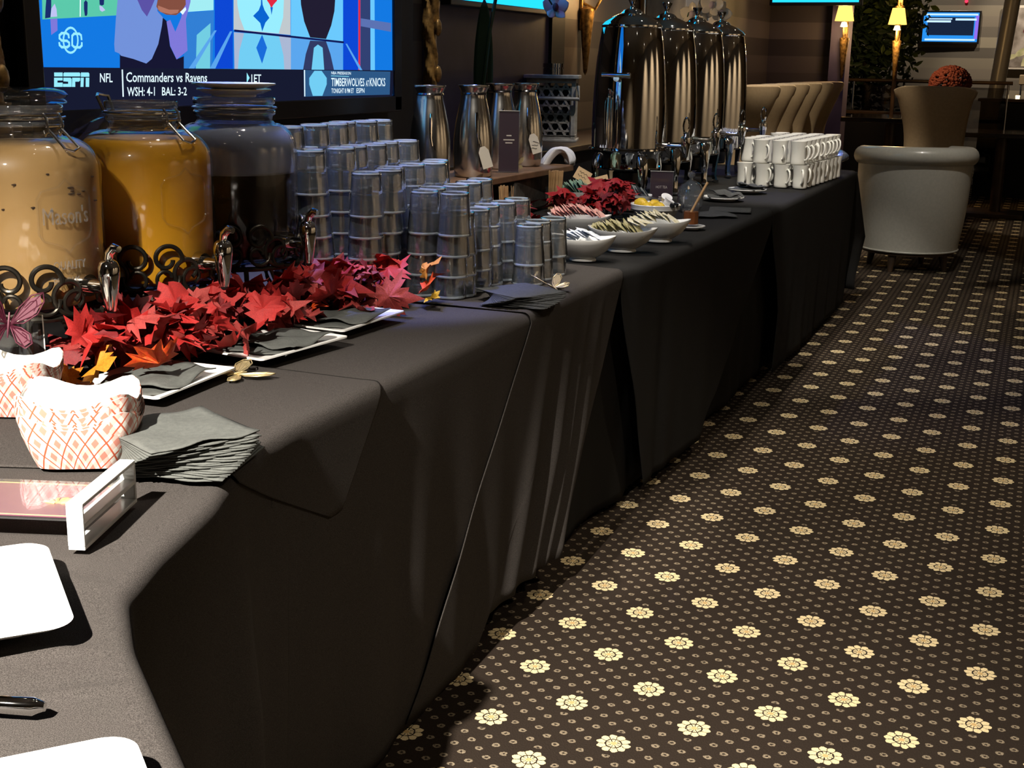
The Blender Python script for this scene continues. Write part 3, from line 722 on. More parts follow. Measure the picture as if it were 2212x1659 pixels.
def cloth(name, label, yl, yr, lift, hem=0.03, back=0.9, folds=(), ncol=150, nfront=26, amp=0.012, seed=1, mat='cloth', backfn=None, creases=()):
    """yl(z), yr(z): left and right border of the cloth at height z; drapes over the table edge"""
    r = random.Random(seed)
    ph = [(r.uniform(6, 9), r.uniform(0, 6)), (r.uniform(13, 19), r.uniform(0, 6)), (r.uniform(28, 40), r.uniform(0, 6))]
    rows = []
    NB = 8 if not creases else 110
    for k in range(NB): rows.append((-back * (1 - k / NB) ** (1.6 if not creases else 1.0) - 0.034, 0))
    R = 0.022
    for k in range(6):
        a = pi / 2 * k / 5
        rows.append((-R + R * sin(a), R - R * cos(a)))
    hz = hem if callable(hem) else (lambda y: hem)
    b = MB()
    vs = []
    nrow = len(rows) + nfront
    for j in range(nrow):
        for i in range(ncol + 1):
            u = i / ncol
            if j < len(rows):
                off, dz = rows[j]
                z = TOP - dz
                y = yl(z) + (yr(z) - yl(z)) * u
                x, yy, nx, ny = edge_at(y)
                wob = 0.0012 * sin(9 * y + 5 * off + seed) if j < NB else 0
                if j < NB:
                    px, py = x + nx * off, y + ny * off
                    for (ax, ay, bx, by, hh, ww) in creases:
                        dx, dy = bx - ax, by - ay; LL = sqrt(dx * dx + dy * dy)
                        tt = ((px - ax) * dx + (py - ay) * dy) / LL / LL
                        q = ((px - ax) * dy - (py - ay) * dx) / LL + 0.006 * sin(9 * tt)
                        fade = max(0, min(1, 6 * (tt + 0.05), 6 * (1.05 - tt)))
                        wob += hh * fade * (math.exp(-(q / ww) ** 2) if q < 0 else math.exp(-(q / ww / 2.6) ** 2))
                vs.append((x + nx * (off + lift * (1 if j > NB - 1 else 0.3)), y + ny * off, z + lift * (1 if j < NB + 4 else 0.3) + wob))
            else:
                t = (j - len(rows) + 1) / nfront
                zt = TOP - R
                y = yl(zt) + (yr(zt) - yl(zt)) * u
                z = zt + (hz(y) - zt) * t
                y = yl(z) + (yr(z) - yl(z)) * u
                x, yy, nx, ny = edge_at(y)
                drop = (zt - z) / 0.74
                f = sum(sin(w * y + p + 1.2 * drop) for w, p in ph[:2]) * 0.5 + 0.35 * sin(ph[2][0] * y + ph[2][1])
                o = amp * f * drop * (0.4 + 0.6 * drop)
                for (fy, fw, fa, slant) in folds:
                    q = (y - fy - slant * (TOP - z)) / fw
                    o += fa * math.exp(-q * q) * min(1, drop * 2.2)
                o -= 0.018 * drop
                vs.append((x + nx * (o + lift), y + ny * (o + lift), z))
    fs = [(j * (ncol + 1) + i, j * (ncol + 1) + i + 1, (j + 1) * (ncol + 1) + i + 1, (j + 1) * (ncol + 1) + i) for j in range(nrow - 1) for i in range(ncol)]
    b.add(vs, fs)
    o = b.build(name, M[mat], None, smooth=True, angle=75)
    m = o.modifiers.new('thick', 'SOLIDIFY'); m.thickness = 0.0016; m.offset = -1
    if label: tag(o, label, 'tablecloth', 'black cloths over the buffet tables')
    return o

lin = lambda a, za, b_, zb: (lambda z: a + (b_ - a) * max(0, min(1.2, (za - z) / (za - zb))))
const = lambda a: (lambda z: a)
cloth('tablecloth', 'black cloth on the wing table under the white plates', const(0.17), const(1.66), 0.0, hem=0.02, back=0.95, seed=3, amp=0.02, folds=[(1.42, 0.06, 0.03, 0)], ncol=260, creases=[(-1.05, 0.78, -0.80, 0.925, 0.0045, 0.004), (-0.95, 0.72, -0.71, 0.885, 0.004, 0.004), (-1.3, 1.10, -0.86, 1.04, 0.002, 0.005)])
cloth('tablecloth', 'black cloth whose pointed corner flap hangs by the charcoal napkin fan', lin(1.44, 0.75, 1.80, 0.57), lin(1.985, TOP, 1.825, 0.57), 0.005, hem=lambda y: 0.575, back=0.75, ncol=70, nfront=14, amp=0.004, seed=5)
cloth('tablecloth', 'black cloth under the beverage dispensers', const(1.60), lin(2.80, 0.75, 2.42, 0.1), 0.001, hem=0.015, back=0.9, seed=8, amp=0.010, folds=[(2.05, 0.05, -0.008, 0.05)])
cloth('tablecloth', 'pleated black cloth under the stacked tumblers', lin(2.70, 0.74, 2.07, 0.0), lin(3.40, 0.75, 2.97, 0.08), 0.006, hem=lambda y: 0.03 if y < 3.0 else 0.10, back=0.9, seed=11, amp=0.008,
      folds=[(2.86, 0.035, 0.016, -0.35), (3.02, 0.03, 0.022, -0.4), (3.13, 0.022, 0.02, -0.45), (3.24, 0.03, 0.024, -0.5)])
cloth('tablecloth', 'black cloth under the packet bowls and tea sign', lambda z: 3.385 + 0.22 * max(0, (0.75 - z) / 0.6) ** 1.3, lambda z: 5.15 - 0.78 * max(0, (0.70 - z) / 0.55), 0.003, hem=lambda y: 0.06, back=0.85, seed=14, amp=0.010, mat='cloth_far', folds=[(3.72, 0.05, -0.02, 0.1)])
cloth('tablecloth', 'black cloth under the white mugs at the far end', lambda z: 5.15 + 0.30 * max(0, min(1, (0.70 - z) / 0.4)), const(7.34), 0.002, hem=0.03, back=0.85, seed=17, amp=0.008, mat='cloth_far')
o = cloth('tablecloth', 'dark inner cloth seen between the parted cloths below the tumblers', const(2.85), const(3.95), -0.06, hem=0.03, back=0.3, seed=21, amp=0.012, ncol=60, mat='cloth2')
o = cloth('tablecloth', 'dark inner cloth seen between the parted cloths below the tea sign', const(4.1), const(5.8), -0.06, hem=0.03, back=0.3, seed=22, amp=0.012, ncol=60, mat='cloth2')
# cloth that falls over the far end of the last table
b = MB()
def endf(u, v):
    x = -0.93 - 0.84 * u
    drop = v
    out = 0.01 + 0.05 * drop + 0.02 * sin(14 * u) * drop + (0.42 * max(0, 1 - u * 6) * (drop * 1.6 if drop < 0.62 else max(0, 1.0 - (drop - 0.62) * 3.4)))
    return (x + 0.03 * (1 - u) * drop, 7.34 + out, TOP - 0.005 - 0.66 * drop)
b.grid(endf, 40, 22)
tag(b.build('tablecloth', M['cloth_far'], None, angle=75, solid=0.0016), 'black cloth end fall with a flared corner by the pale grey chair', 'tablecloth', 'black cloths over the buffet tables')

def folding_table(label, cx, cy, lx, ly, rz):
    t = thing('folding_table', label, 'table', (cx, cy, 0), rz, 'folding buffet tables under the cloths')
    MB().box((0, 0, 0.738), (lx, ly, 0.03)).build('table_top', M['wood_dark'], t, smooth=False, bevel=0.004)
    for sx in (-1, 1):
        for sy in (-1, 1):
            MB().tube([(sx * (lx / 2 - 0.14), sy * (ly / 2 - 0.15), 0.725), (sx * (lx / 2 - 0.14), sy * (ly / 2 - 0.15), 0.0)], 0.014, 10).build('leg', M['chrome_dark'], t)
folding_table('folding table under the wing cloth with the white plates', -0.885, 0.445, 0.80, 0.82, radians(-42))
folding_table('folding table under the dispensers and tumblers', -1.495, 2.50, 0.86, 1.62, 0)
folding_table('folding table under the packet bowls and first coffee urn', -1.44, 4.35, 0.84, 1.60, radians(-2))
folding_table('folding table under the mugs and last coffee urn', -1.40, 6.28, 0.84, 1.90, radians(-1))

Z = TOP + 0.0075
# ================================================================== beverage dispensers
def arc_pts(c, r, a0, a1, n): return [(c[0] + r * cos(a0 + (a1 - a0) * k / n), c[1] + r * sin(a0 + (a1 - a0) * k / n)) for k in range(n + 1)]
def wrap(path, R, a0): return [(R * cos(a0 + s / R), R * sin(a0 + s / R), z) for s, z in path]

def scroll(cx, cz, r, hand, turns=1.25, a0=-pi / 2, n=30):
    """spiral in (s, z): starts on the outside at angle a0 and winds in"""
    out = []
    for k in range(n + 1):
        t = k / n
        rr = r * (1 - 0.62 * t)
        a = a0 + hand * turns * 2 * pi * t
        out.append((cx + rr * cos(a), cz + rr * sin(a)))
    return out

def jar_stand(loc, label, face):
    t = thing('wrought_iron_stand', label, 'stand', (loc[0], loc[1], Z), face, 'scrolled iron dispenser stands')
    HR = 0.118; R = 0.136
    MB().tube([(R * cos(2 * pi * k / 40), R * sin(2 * pi * k / 40), HR) for k in range(40)], 0.0055, 8, closed=True).build('ring', M['iron'], t)
    b = MB()
    for a in (pi / 4, -pi / 4): b.tube([(R * cos(a), R * sin(a), HR - 0.003), (-R * cos(a), -R * sin(a), HR - 0.003)], 0.0042, 8)
    b.build('cross_bar', M['iron'], t)
    for k in range(4):
        a = pi / 4 + k * pi / 2
        p = []
        for j in range(15):
            q = j / 14
            rr = R + 0.018 * sin(pi * q) + 0.012 * q
            p.append((rr * cos(a), rr * sin(a), HR + 0.002 - q * (HR - 0.006)))
        leg = MB().tube(p, 0.0052, 8).build('leg', M['iron'], t)
    for k in range(4):
        a = k * pi / 2
        # hoop and inner scroll hanging below the ring
        b = MB()
        b.tube(wrap(arc_pts((0, HR - 0.050), 0.034, 0, 2 * pi, 26), R, a), 0.0038, 7, caps=False)
        b.tube(wrap([(-0.052, HR - 0.004), (-0.030, HR - 0.06), (0.0, HR - 0.100), (0.030, HR - 0.06), (0.052, HR - 0.004)], R, a), 0.0038, 7)
        b.tube(wrap(scroll(0.0, HR - 0.048, 0.020, 1, 1.0, 0.3), R, a), 0.0032, 7)
        b.build('lower_scroll', M['iron'], t)
        # paired C scrolls standing on the ring around the jar
        for s in (-1, 1):
            b = MB()
            b.tube(wrap([(s * x, z) for x, z in scroll(0.040, HR + 0.040, 0.036, 1, 0.95, -pi * 0.62)], R + 0.006, a), 0.0045, 8)
            b.tube(wrap([(s * x, z) for x, z in scroll(0.030, HR + 0.028, 0.026, 1, 0.95, -pi * 0.55)], R + 0.006, a), 0.0038, 8)
            b.build('c_scroll', M['iron'], t)
            b = MB()
            b.tube(wrap([(s * x, z) for x, z in scroll(0.083, HR + 0.066, 0.030, -1, 1.0, pi * 1.05)] , R + 0.007, a), 0.0045, 8)
            b.tube(wrap([(s * x, z) for x, z in scroll(0.085, HR + 0.030, 0.026, 1, 1.0, pi * 0.95)], R + 0.007, a), 0.0038, 8)
            b.build('s_scroll', M['iron'], t)
    return t

RJ = 0.130
SH0, SH1 = 0.232, 0.292
def jar_r(z, neck_r):
    if z <= SH0: return RJ
    q = min(1, (z - SH0) / (SH1 - SH0))
    return neck_r + 0.004 + (RJ - neck_r - 0.004) * sqrt(max(0, 1 - q * q))
def jar_profile(neck_r, th=0.0035, h=0.345):
    out = [(0.0001, 0.0), (RJ - 0.02, 0.0), (RJ - 0.005, 0.006), (RJ, 0.022), (RJ, SH0)]
    for k in range(1, 9):
        z = SH0 + (SH1 - SH0) * sin(pi / 2 * k / 8)
        out.append((jar_r(z, neck_r), z))
    out += [(neck_r, 0.298), (neck_r, 0.306), (neck_r + 0.006, 0.310), (neck_r + 0.006, 0.318), (neck_r, 0.322), (neck_r, 0.328), (neck_r + 0.005, 0.332), (neck_r + 0.005, h)]
    inn = [(max(0.0001, r - th), z + (th if z < 0.2 else 0)) for r, z in out[1:]][::-1]
    return out + inn + [(0.0001, th)]

def fill_profile(level, neck_r, gap=0.0050):
    pr = [(0.0001, gap), (RJ - 0.03, gap), (RJ - 0.008, 0.012), (RJ - gap, 0.026)]
    for k in range(25):
        z = 0.05 + (level - 0.05) * k / 24
        pr.append((jar_r(z, neck_r) - gap, z))
    pr.append((0.0001, level))
    return pr

def spigot(parent, z=0.045):
    s = MB()
    s.tube([(RJ - 0.004, 0, z), (RJ + 0.012, 0, z)], [0.022, 0.019], 18)
    s.tube([(RJ + 0.008, 0, z), (RJ + 0.052, 0, z)], [0.0125, 0.011], 16)
    sp = s.build('spigot', M['chrome'], parent)
    MB().lathe([(0.0001, -0.040), (0.009, -0.040), (0.011, -0.030), (0.0155, 0.0), (0.018, 0.020), (0.0185, 0.034), (0.015, 0.044), (0.010, 0.048), (0.0001, 0.050)], 18, M=T(RJ + 0.058, 0, z)).build('tap_barrel', M['chrome'], sp)
    MB().tube([(RJ + 0.058, 0, z + 0.044), (RJ + 0.062, 0, z + 0.060), (RJ + 0.074, 0, z + 0.070), (RJ + 0.084, 0, z + 0.068)], [0.007, 0.008, 0.008, 0.006], 10).build('tap_lever', M['chrome'], sp)
    MB().ball((RJ + 0.058, 0, z - 0.040), 0.008, 10, 8).build('tap_tip', M['black_plastic'], sp)

def emblem(parent, zc, text=True):
    pts = [(0, 0.062), (0.012, 0.050), (0.042, 0.043), (0.050, 0.030), (0.050, -0.028), (0.042, -0.040), (0.012, -0.050), (0, -0.062), (-0.012, -0.050), (-0.042, -0.040), (-0.050, -0.028), (-0.050, 0.030), (-0.042, 0.043), (-0.012, 0.050)]
    fine = []
    for k in range(len(pts)):
        a, c = pts[k], pts[(k + 1) % len(pts)]
        for j in range(4): fine.append((a[0] + (c[0] - a[0]) * j / 4, zc + a[1] + (c[1] - a[1]) * j / 4))
    e = MB().tube(wrap(fine, RJ + 0.001, radians(-12)), 0.0019, 6, closed=True).build('embossed_shield', M['jar_glass'], parent)
    if text:
        for s, w, h, zz in (("Mason's", 0.084, 0.030, zc - 0.013), ('QUALITY', 0.060, 0.017, zc - 0.092), ('PRODUCTS', 0.062, 0.014, zc - 0.117)):
            me = text_mesh(s, 0.0)
            for v in me.vertices:
                a = radians(-12) + (v.co.x - 0.5) * w / RJ
                v.co = ((RJ + 0.0012) * cos(a), (RJ + 0.0012) * sin(a), zz + v.co.y * h)
            o = link('embossed_lettering', me, M['jar_emboss'], parent)
            m = o.modifiers.new('relief', 'SOLIDIFY'); m.thickness = 0.0016; m.offset = 1
M['jar_emboss'] = glassy('embossed_glass', (0.86, 0.84, 0.80), 1.6, haze=0.10, gloss=1.4)

M['rim_highlight_glass'] = glassy('jar_rim_highlight', (0.94, 0.96, 0.98), 1.5, haze=0.16, haze_col=(0.85, 0.9, 0.95), gloss=4.0, rough=0.04)  # pale haze standing in for highlights on the jar necks
def clip_bail(parent, neck_r, side):
    b = MB()
    for s in (-1, 1):
        y = s * 0.016
        b.tube([(side * (neck_r + 0.009), y, 0.332), (side * (neck_r + 0.016), y, 0.324), (side * (neck_r + 0.018), y, 0.302), (side * (neck_r + 0.012), y, 0.296), (side * (neck_r + 0.008), y, 0.304)], 0.0026, 7)
    b.tube([(side * (neck_r + 0.016), -0.02, 0.312), (side * (neck_r + 0.016), 0.02, 0.312)], 0.0026, 7)
    b.tube([(side * (neck_r + 0.018), -0.014, 0.306), (side * (neck_r + 0.055), -0.016, 0.276), (side * (neck_r + 0.058), 0, 0.271), (side * (neck_r + 0.055), 0.016, 0.276), (side * (neck_r + 0.018), 0.014, 0.306)], 0.0024, 7)
    return b.build('wire_bail', M['chrome_soft'], parent)

def dispenser(loc, label, liquid, level, neck_r, lid, face):
    t = thing('glass_beverage_dispenser', label, 'dispenser', (loc[0], loc[1], Z + 0.124), face, 'glass drink dispensers on iron stands')
    MB().lathe(jar_profile(neck_r), 56).build('jar', M['jar_glass'], t, angle=60)
    lq = MB().lathe(fill_profile(level, neck_r), 56).build('liquid', M[liquid], t, angle=60)
    spigot(t)
    if lid != 'plates': emblem(t, 0.165, lid == 'closed')
    b = MB().tube([((neck_r + 0.0085) * cos(2 * pi * k / 36), (neck_r + 0.0085) * sin(2 * pi * k / 36), 0.324) for k in range(36)], 0.0022, 6, closed=True)
    b.build('neck_wire', M['chrome_soft'], t)
    for z0, z1 in ((0.3095, 0.3185), (0.3315, 0.3455)):
        MB().lathe([(neck_r + 0.0052, z0), (neck_r + 0.0068, z0 + 0.002), (neck_r + 0.0068, z1 - 0.002), (neck_r + 0.0052, z1)], 48).build('rim_highlight', M['rim_highlight_glass'], t)  # added rings that paint bright highlights around the neck
    if lid == 'closed':
        lp = [(0.0001, 0.374), (neck_r - 0.01, 0.373), (neck_r + 0.010, 0.368), (neck_r + 0.016, 0.362), (neck_r + 0.014, 0.358), (neck_r + 0.008, 0.355), (neck_r + 0.014, 0.351), (neck_r + 0.014, 0.348), (neck_r - 0.004, 0.346), (0.0001, 0.348)]
        MB().lathe(lp, 48).build('lid', M['jar_glass'], t, angle=60)
        clip_bail(t, neck_r, 1)
    elif lid == 'open':
        lp = [(0.0001, 0.036), (neck_r - 0.01, 0.036), (neck_r + 0.010, 0.030), (neck_r + 0.012, 0.022), (neck_r + 0.004, 0.016), (neck_r + 0.010, 0.010), (neck_r + 0.010, 0.002), (neck_r - 0.006, 0.0), (0.0001, 0.002)]
        d = radians(-168) - face
        mt = rotz(d) @ T(neck_r + 0.020, 0, 0.332) @ Matrix.Rotation(radians(42), 4, 'Y') @ T(neck_r + 0.014, 0, 0) @ Matrix.Rotation(pi, 4, 'X')
        MB().lathe(lp, 48, M=mt).build('lid', M['jar_glass'], t, angle=60)
        b = MB()
        b.tube([tuple(rotz(d) @ Vector(p)) for p in [(neck_r + 0.006, -0.02, 0.326), (neck_r + 0.016, -0.022, 0.352), (neck_r + 0.026, 0, 0.356), (neck_r + 0.016, 0.022, 0.352), (neck_r + 0.006, 0.02, 0.326)]], 0.0032, 8)
        b.build('wire_hinge', M['chrome_soft'], t)
        clip_bail(t, neck_r, 1)
    return t

FACE = radians(-6)
J1, J2, J3 = (-1.634, 1.775), (-1.605, 2.068), (-1.615, 2.395)
jar_stand(J1, 'bronzed iron scroll stand under the milky tea dispenser', FACE)
jar_stand(J2, 'bronzed iron scroll stand under the orange juice dispenser', FACE)
jar_stand(J3, 'bronzed iron scroll stand under the iced tea dispenser', FACE)
d1 = dispenser(J1, 'clear glass dispenser full of milky tan drink with a closed clamp lid', 'tea_milk', 0.282, 0.066, 'closed', FACE)
for k in range(16):
    a = radians(-75 + rnd.uniform(0, 120)); z = rnd.uniform(0.17, 0.25)
    R0 = jar_r(z, 0.066) - 0.0046
    MB().ball((R0 * cos(a), R0 * sin(a), z), (0.002, rnd.uniform(0.003, 0.008), 0.0016), 6, 4).build('tea_fleck', M['vine'], d1)
d2 = dispenser(J2, 'clear glass dispenser of orange juice with its clamp lid flipped open', 'juice', 0.276, 0.062, 'open', FACE)
d3 = dispenser(J3, 'glass dispenser of dark iced tea, misted above the drink and capped by saucers', 'cola', 0.192, 0.080, 'plates', FACE)
# condensation on the inside of the third jar
pf = [(jar_r(0.188 + 0.104 * k / 14, 0.080) - 0.0042, 0.188 + 0.104 * k / 14) for k in range(15)]
MB().lathe(pf, 56).build('condensation', M['frost'], d3, angle=60)
def saucer_profile(r, h, foot): return [(0.0001, 0.004), (foot, 0.004), (foot, 0.0), (foot + 0.006, 0.0), (foot + 0.008, 0.005), (r * 0.75, h * 0.45), (r, h), (r, h + 0.003), (r * 0.74, h * 0.45 + 0.005), (foot, 0.009), (0.0001, 0.008)]
for k, (r, z) in enumerate(((0.078, 0.346), (0.088, 0.358))):
    o = MB().lathe(saucer_profile(r, 0.014, 0.04), 44).build('saucer', M['cream_china'], None, loc=(J3[0], J3[1], Z + 0.124 + z))
    tag(o, ('lower' if k == 0 else 'upper') + ' cream saucer capping the iced tea dispenser', 'saucer', 'saucers capping the iced tea dispenser')

# ================================================================== tumblers in nested, upside down stacks
GH, NEST = 0.102, 0.0495
wall = MB().lathe([(0.0412, 0.006), (0.0404, 0.018), (0.0350, 0.086), (0.0346, 0.0985), (0.0330, 0.1005), (0.0320, 0.0875), (0.0322, 0.082), (0.0385, 0.010), (0.0390, 0.006)], 28, close=True)
nw = len(wall.f)
wall.lathe([(0.0385, 0.0), (0.0412, 0.0), (0.0420, 0.003), (0.0412, 0.006), (0.0388, 0.006), (0.0380, 0.003)], 28, close=True)
wall.lathe([(0.0335, 0.0990), (0.0352, 0.0985), (0.0345, 0.1022), (0.0325, 0.1026), (0.0320, 0.1005)], 28, close=True)
nr = len(wall.f)
wall.lathe([(0.0001, 0.0885), (0.0310, 0.0885), (0.0316, 0.0905), (0.0320, 0.0985), (0.0312, 0.1005), (0.0001, 0.1005)], 28)
glass_me = bpy.data.meshes.new('tumbler')
glass_me.from_pydata(wall.v, [], wall.f)
for k, p in enumerate(glass_me.polygons):
    p.use_smooth = True
    p.material_index = 0 if k < nw else (1 if k < nr else 2)
glass_me.set_sharp_from_angle(angle=radians(40))
for q in ('glass', 'glass_rim', 'glass_base'): glass_me.materials.append(M[q])
bm = bmesh.new(); bm.from_mesh(glass_me); bmesh.ops.recalc_face_normals(bm, faces=bm.faces); bm.to_mesh(glass_me); bm.free()
rows = [(-1.190, 2, 3, 3.225), (-1.275, 3, 5, 3.175), (-1.362, 4, 6, 3.14), (-1.447, 5, 6, 3.085), (-1.532, 6, 6, 3.05), (-1.617, 7, 6, 3.05)]
rowname = ['in the two high row beside the bowls', 'in the row of stacks three high', 'in the row of stacks four high', 'in the row of stacks five high', 'in the row of stacks six high', 'in the seven high row nearest the screen']
for ri, (x, n, cnt, yend) in enumerate(rows):
    for k in range(cnt):
        px = x + rnd.uniform(-0.004, 0.004) ; py = yend - 0.0875 * k + rnd.uniform(-0.003, 0.003)
        if ri == 2 and k == cnt - 1: px, py = -1.287, 2.79
        if ri == 2 and k == cnt - 2: py += 0.0
        tx, ty = rnd.uniform(-0.004, 0.004), rnd.uniform(-0.004, 0.004)
        for j in range(n):
            o = bpy.data.objects.new('tumbler', glass_me); col.objects.link(o)
            o.location = (px + tx * j, py + ty * j, Z + 0.0005 + NEST * j)
            o.rotation_euler = (0, 0, rnd.uniform(0, 6))
            lev = 'topmost' if j == n - 1 else ('lowest' if j == 0 else ('second lowest', 'third lowest', 'fourth lowest', 'fifth lowest', 'sixth lowest')[j - 1])
            tag(o, 'clear tumbler, ' + lev + ' of its stack, ' + rowname[ri], 'glass', 'stacked clear tumblers')

# ================================================================== leaf garlands
def maple_mesh(seed, cup=0.25):
    r = random.Random(seed)
    half = [(0.00, -0.42), (0.10, -0.36), (0.34, -0.44), (0.26, -0.24), (0.48, -0.22), (0.40, -0.06), (0.68, 0.16), (0.44, 0.16), (0.46, 0.30), (0.24, 0.24), (0.27, 0.46), (0.15, 0.46), (0.0, 0.88)]
    pts = half + [(-x, y) for x, y in half[-2:0:-1]]
    pts = [(x * r.uniform(0.9, 1.1), y * r.uniform(0.93, 1.07)) for x, y in pts]
    ph, fo = r.uniform(0, 6), r.uniform(0.15, 0.6)
    def lift(x, y):
        rr = x * x + y * y
        return -cup * rr + fo * 0.35 * abs(x) + 0.11 * sin(5 * x + ph) + 0.10 * sin(6 * y + 2 * ph) + 0.05 * sin(11 * (x + y) + ph)
    vs = [(0, -0.05, lift(0, -0.05) + 0.02)]
    n = len(pts)
    for s in (0.5, 1.0):
        for x, y in pts:
            vs.append((x * s, y * s - 0.05 * (1 - s), lift(x * s, y * s)))
    fs = [(0, 1 + i, 1 + (i + 1) % n) for i in range(n)] + [(1 + i, 1 + n + i, 1 + n + (i + 1) % n, 1 + (i + 1) % n) for i in range(n)]
    return vs, fs
def leaf_meshes(matname, count, seed0, cup=0.25):
    out = []
    for k in range(count):
        vs, fs = maple_mesh(seed0 + k, cup)
        b = MB().add(vs, fs)
        me = b.mesh('leaf', True, 60); me.materials.append(M[matname])
        out.append(me)
    return out
LM = {k: leaf_meshes(k, 4, i * 10) for i, k in enumerate(('leaf_red', 'leaf_dark', 'leaf_pink', 'leaf_orange', 'leaf_amber', 'leaf_yellow', 'poinsettia'))}
def put_leaf(parent, kind, p, size, rot):
    o = bpy.data.objects.new('leaf', LM[kind][rnd.randrange(4)]); col.objects.link(o)
    o.parent = parent
    o.location = p; o.scale = (size, size, size); o.rotation_euler = rot
    return o
def garland(label, path, n, spread, height, size, kinds, seed, group='red autumn leaf garlands', tilt=1.0, rmat='vine'):
    global rnd
    keep = rnd; rnd = random.Random(seed)
    x0, y0 = path[0]
    t = thing('leaf_garland', label, 'garland', (x0, y0, Z), 0, group)
    P = [Vector((x - x0, y - y0)) for x, y in path]
    vine = MB().tube([(p.x + 0.012 * sin(3 * i), p.y, 0.012 + 0.006 * cos(2 * i)) for i, p in enumerate(P)], 0.004, 6).build('vine', M[rmat], t)
    segs = [(P[i + 1] - P[i]).length for i in range(len(P) - 1)]; tot = sum(segs)
    for k in range(n):
        d = rnd.uniform(0, tot); i = 0
        while i < len(segs) - 1 and d > segs[i]: d -= segs[i]; i += 1
        q = P[i].lerp(P[i + 1], min(1, d / segs[i]))
        ox, oy = rnd.gauss(0, spread * 0.55), rnd.gauss(0, spread * 0.35)
        h = 0.022 + height * max(0, 1 - (ox / (spread * 1.5)) ** 2) * rnd.uniform(0.25, 1.0)
        kd = kinds[rnd.randrange(len(kinds))]
        sz = size * rnd.uniform(0.75, 1.25)
        outx = 0.9 if ox > 0 else -0.5
        rx = rnd.gauss(0.15, 0.45) * tilt; ry = (outx * 0.55 + rnd.gauss(0, 0.35)) * tilt
        put_leaf(t, kd, (q.x + ox, q.y + oy, max(h, 0.02 + 0.22 * sz)), sz, (rx, ry, rnd.uniform(0, 2 * pi)))
    rnd = keep
    return t
mix1 = ['leaf_red'] * 6 + ['leaf_dark'] * 4 + ['leaf_pink'] * 4
G = garland('garland of red silk maple leaves winding before the drink dispensers', [(-1.47, 1.70), (-1.46, 1.80), (-1.43, 1.92), (-1.44, 2.10), (-1.45, 2.28), (-1.44, 2.45), (-1.41, 2.60), (-1.36, 2.66)], 135, 0.085, 0.085, 0.072, mix1, 41)
for k in range(26):
    put_leaf(G, rnd.choice(mix1), (0.03 + rnd.gauss(0, 0.03), 0.17 + rnd.uniform(-0.05, 0.36), rnd.uniform(0.07, 0.115)), rnd.uniform(0.055, 0.075), (rnd.uniform(0.2, 0.9), rnd.uniform(0.2, 0.9), rnd.uniform(0, 6.28)))
def gl(kind, wx, wy, wz, s, rot): put_leaf(G, kind, (wx + 1.47, wy - 1.70, wz), s, rot)
gl('leaf_orange', -1.355, 1.745, 0.062, 0.082, (0.75, 0.45, -2.3))
gl('leaf_amber', -1.425, 1.685, 0.050, 0.070, (0.7, 0.5, -1.6))
gl('leaf_amber', -1.46, 1.66, 0.035, 0.04, (0.5, 0.9, 0.3))
gl('leaf_yellow', -1.48, 1.76, 0.085, 0.052, (0.1, 0.1, 1.2))
gl('leaf_orange', -1.290, 2.665, 0.050, 0.062, (0.7, -0.3, -0.6))
gl('leaf_amber', -1.300, 2.690, 0.080, 0.055, (0.9, -0.2, -0.9))
gl('leaf_yellow', -1.270, 2.655, 0.024, 0.040, (0.3, 0.5, -2.1))
gl('leaf_red', -1.36, 2.63, 0.080, 0.075, (0.65, 0.25, -0.4))
gl('leaf_orange', -1.425, 2.38, 0.030, 0.05, (0.5, 0.6, -1.5))
gl('leaf_red', -1.335, 1.93, 0.055, 0.075, (0.6, 0.5, -2.4))
gl('leaf_pink', -1.42, 1.80, 0.100, 0.085, (0.45, 0.35, -1.2))
gl('leaf_red', -1.42, 1.90, 0.125, 0.080, (0.55, 0.25, 0.6))
garland('deep red leaf garland between the stirrer glass and the lemon bowl', [(-1.60, 4.40), (-1.52, 4.44), (-1.45, 4.46), (-1.40, 4.50)], 46, 0.05, 0.07, 0.062, ['poinsettia'] * 5 + ['leaf_dark'] * 2, 43)
Q = thing('poinsettia_spray', 'tall crimson silk poinsettia spray beside the tea packets', 'flowers', (-1.475, 4.58, Z))
MB().tube([(0, 0, 0), (0.01, 0, 0.06), (0, 0.01, 0.10)], 0.004, 6).build('stem', M['vine'], Q)
for k in range(34):
    a = rnd.uniform(0, 6.28); e = rnd.uniform(0.1, 1.1); rr = 0.075
    put_leaf(Q, 'poinsettia', (rr * cos(a) * cos(e), rr * sin(a) * cos(e), 0.05 + 0.09 * sin(e)), rnd.uniform(0.05, 0.07), (rnd.uniform(-0.3, 0.3) + (1 - e) * sin(a), (1 - e) * cos(a), a - pi / 2))
garland('short dark red leaf garland behind the tumbler stacks', [(-1.62, 3.75), (-1.58, 3.95), (-1.62, 4.15)], 34, 0.06, 0.06, 0.06, ['poinsettia'] * 2 + ['leaf_dark'] * 3, 44)

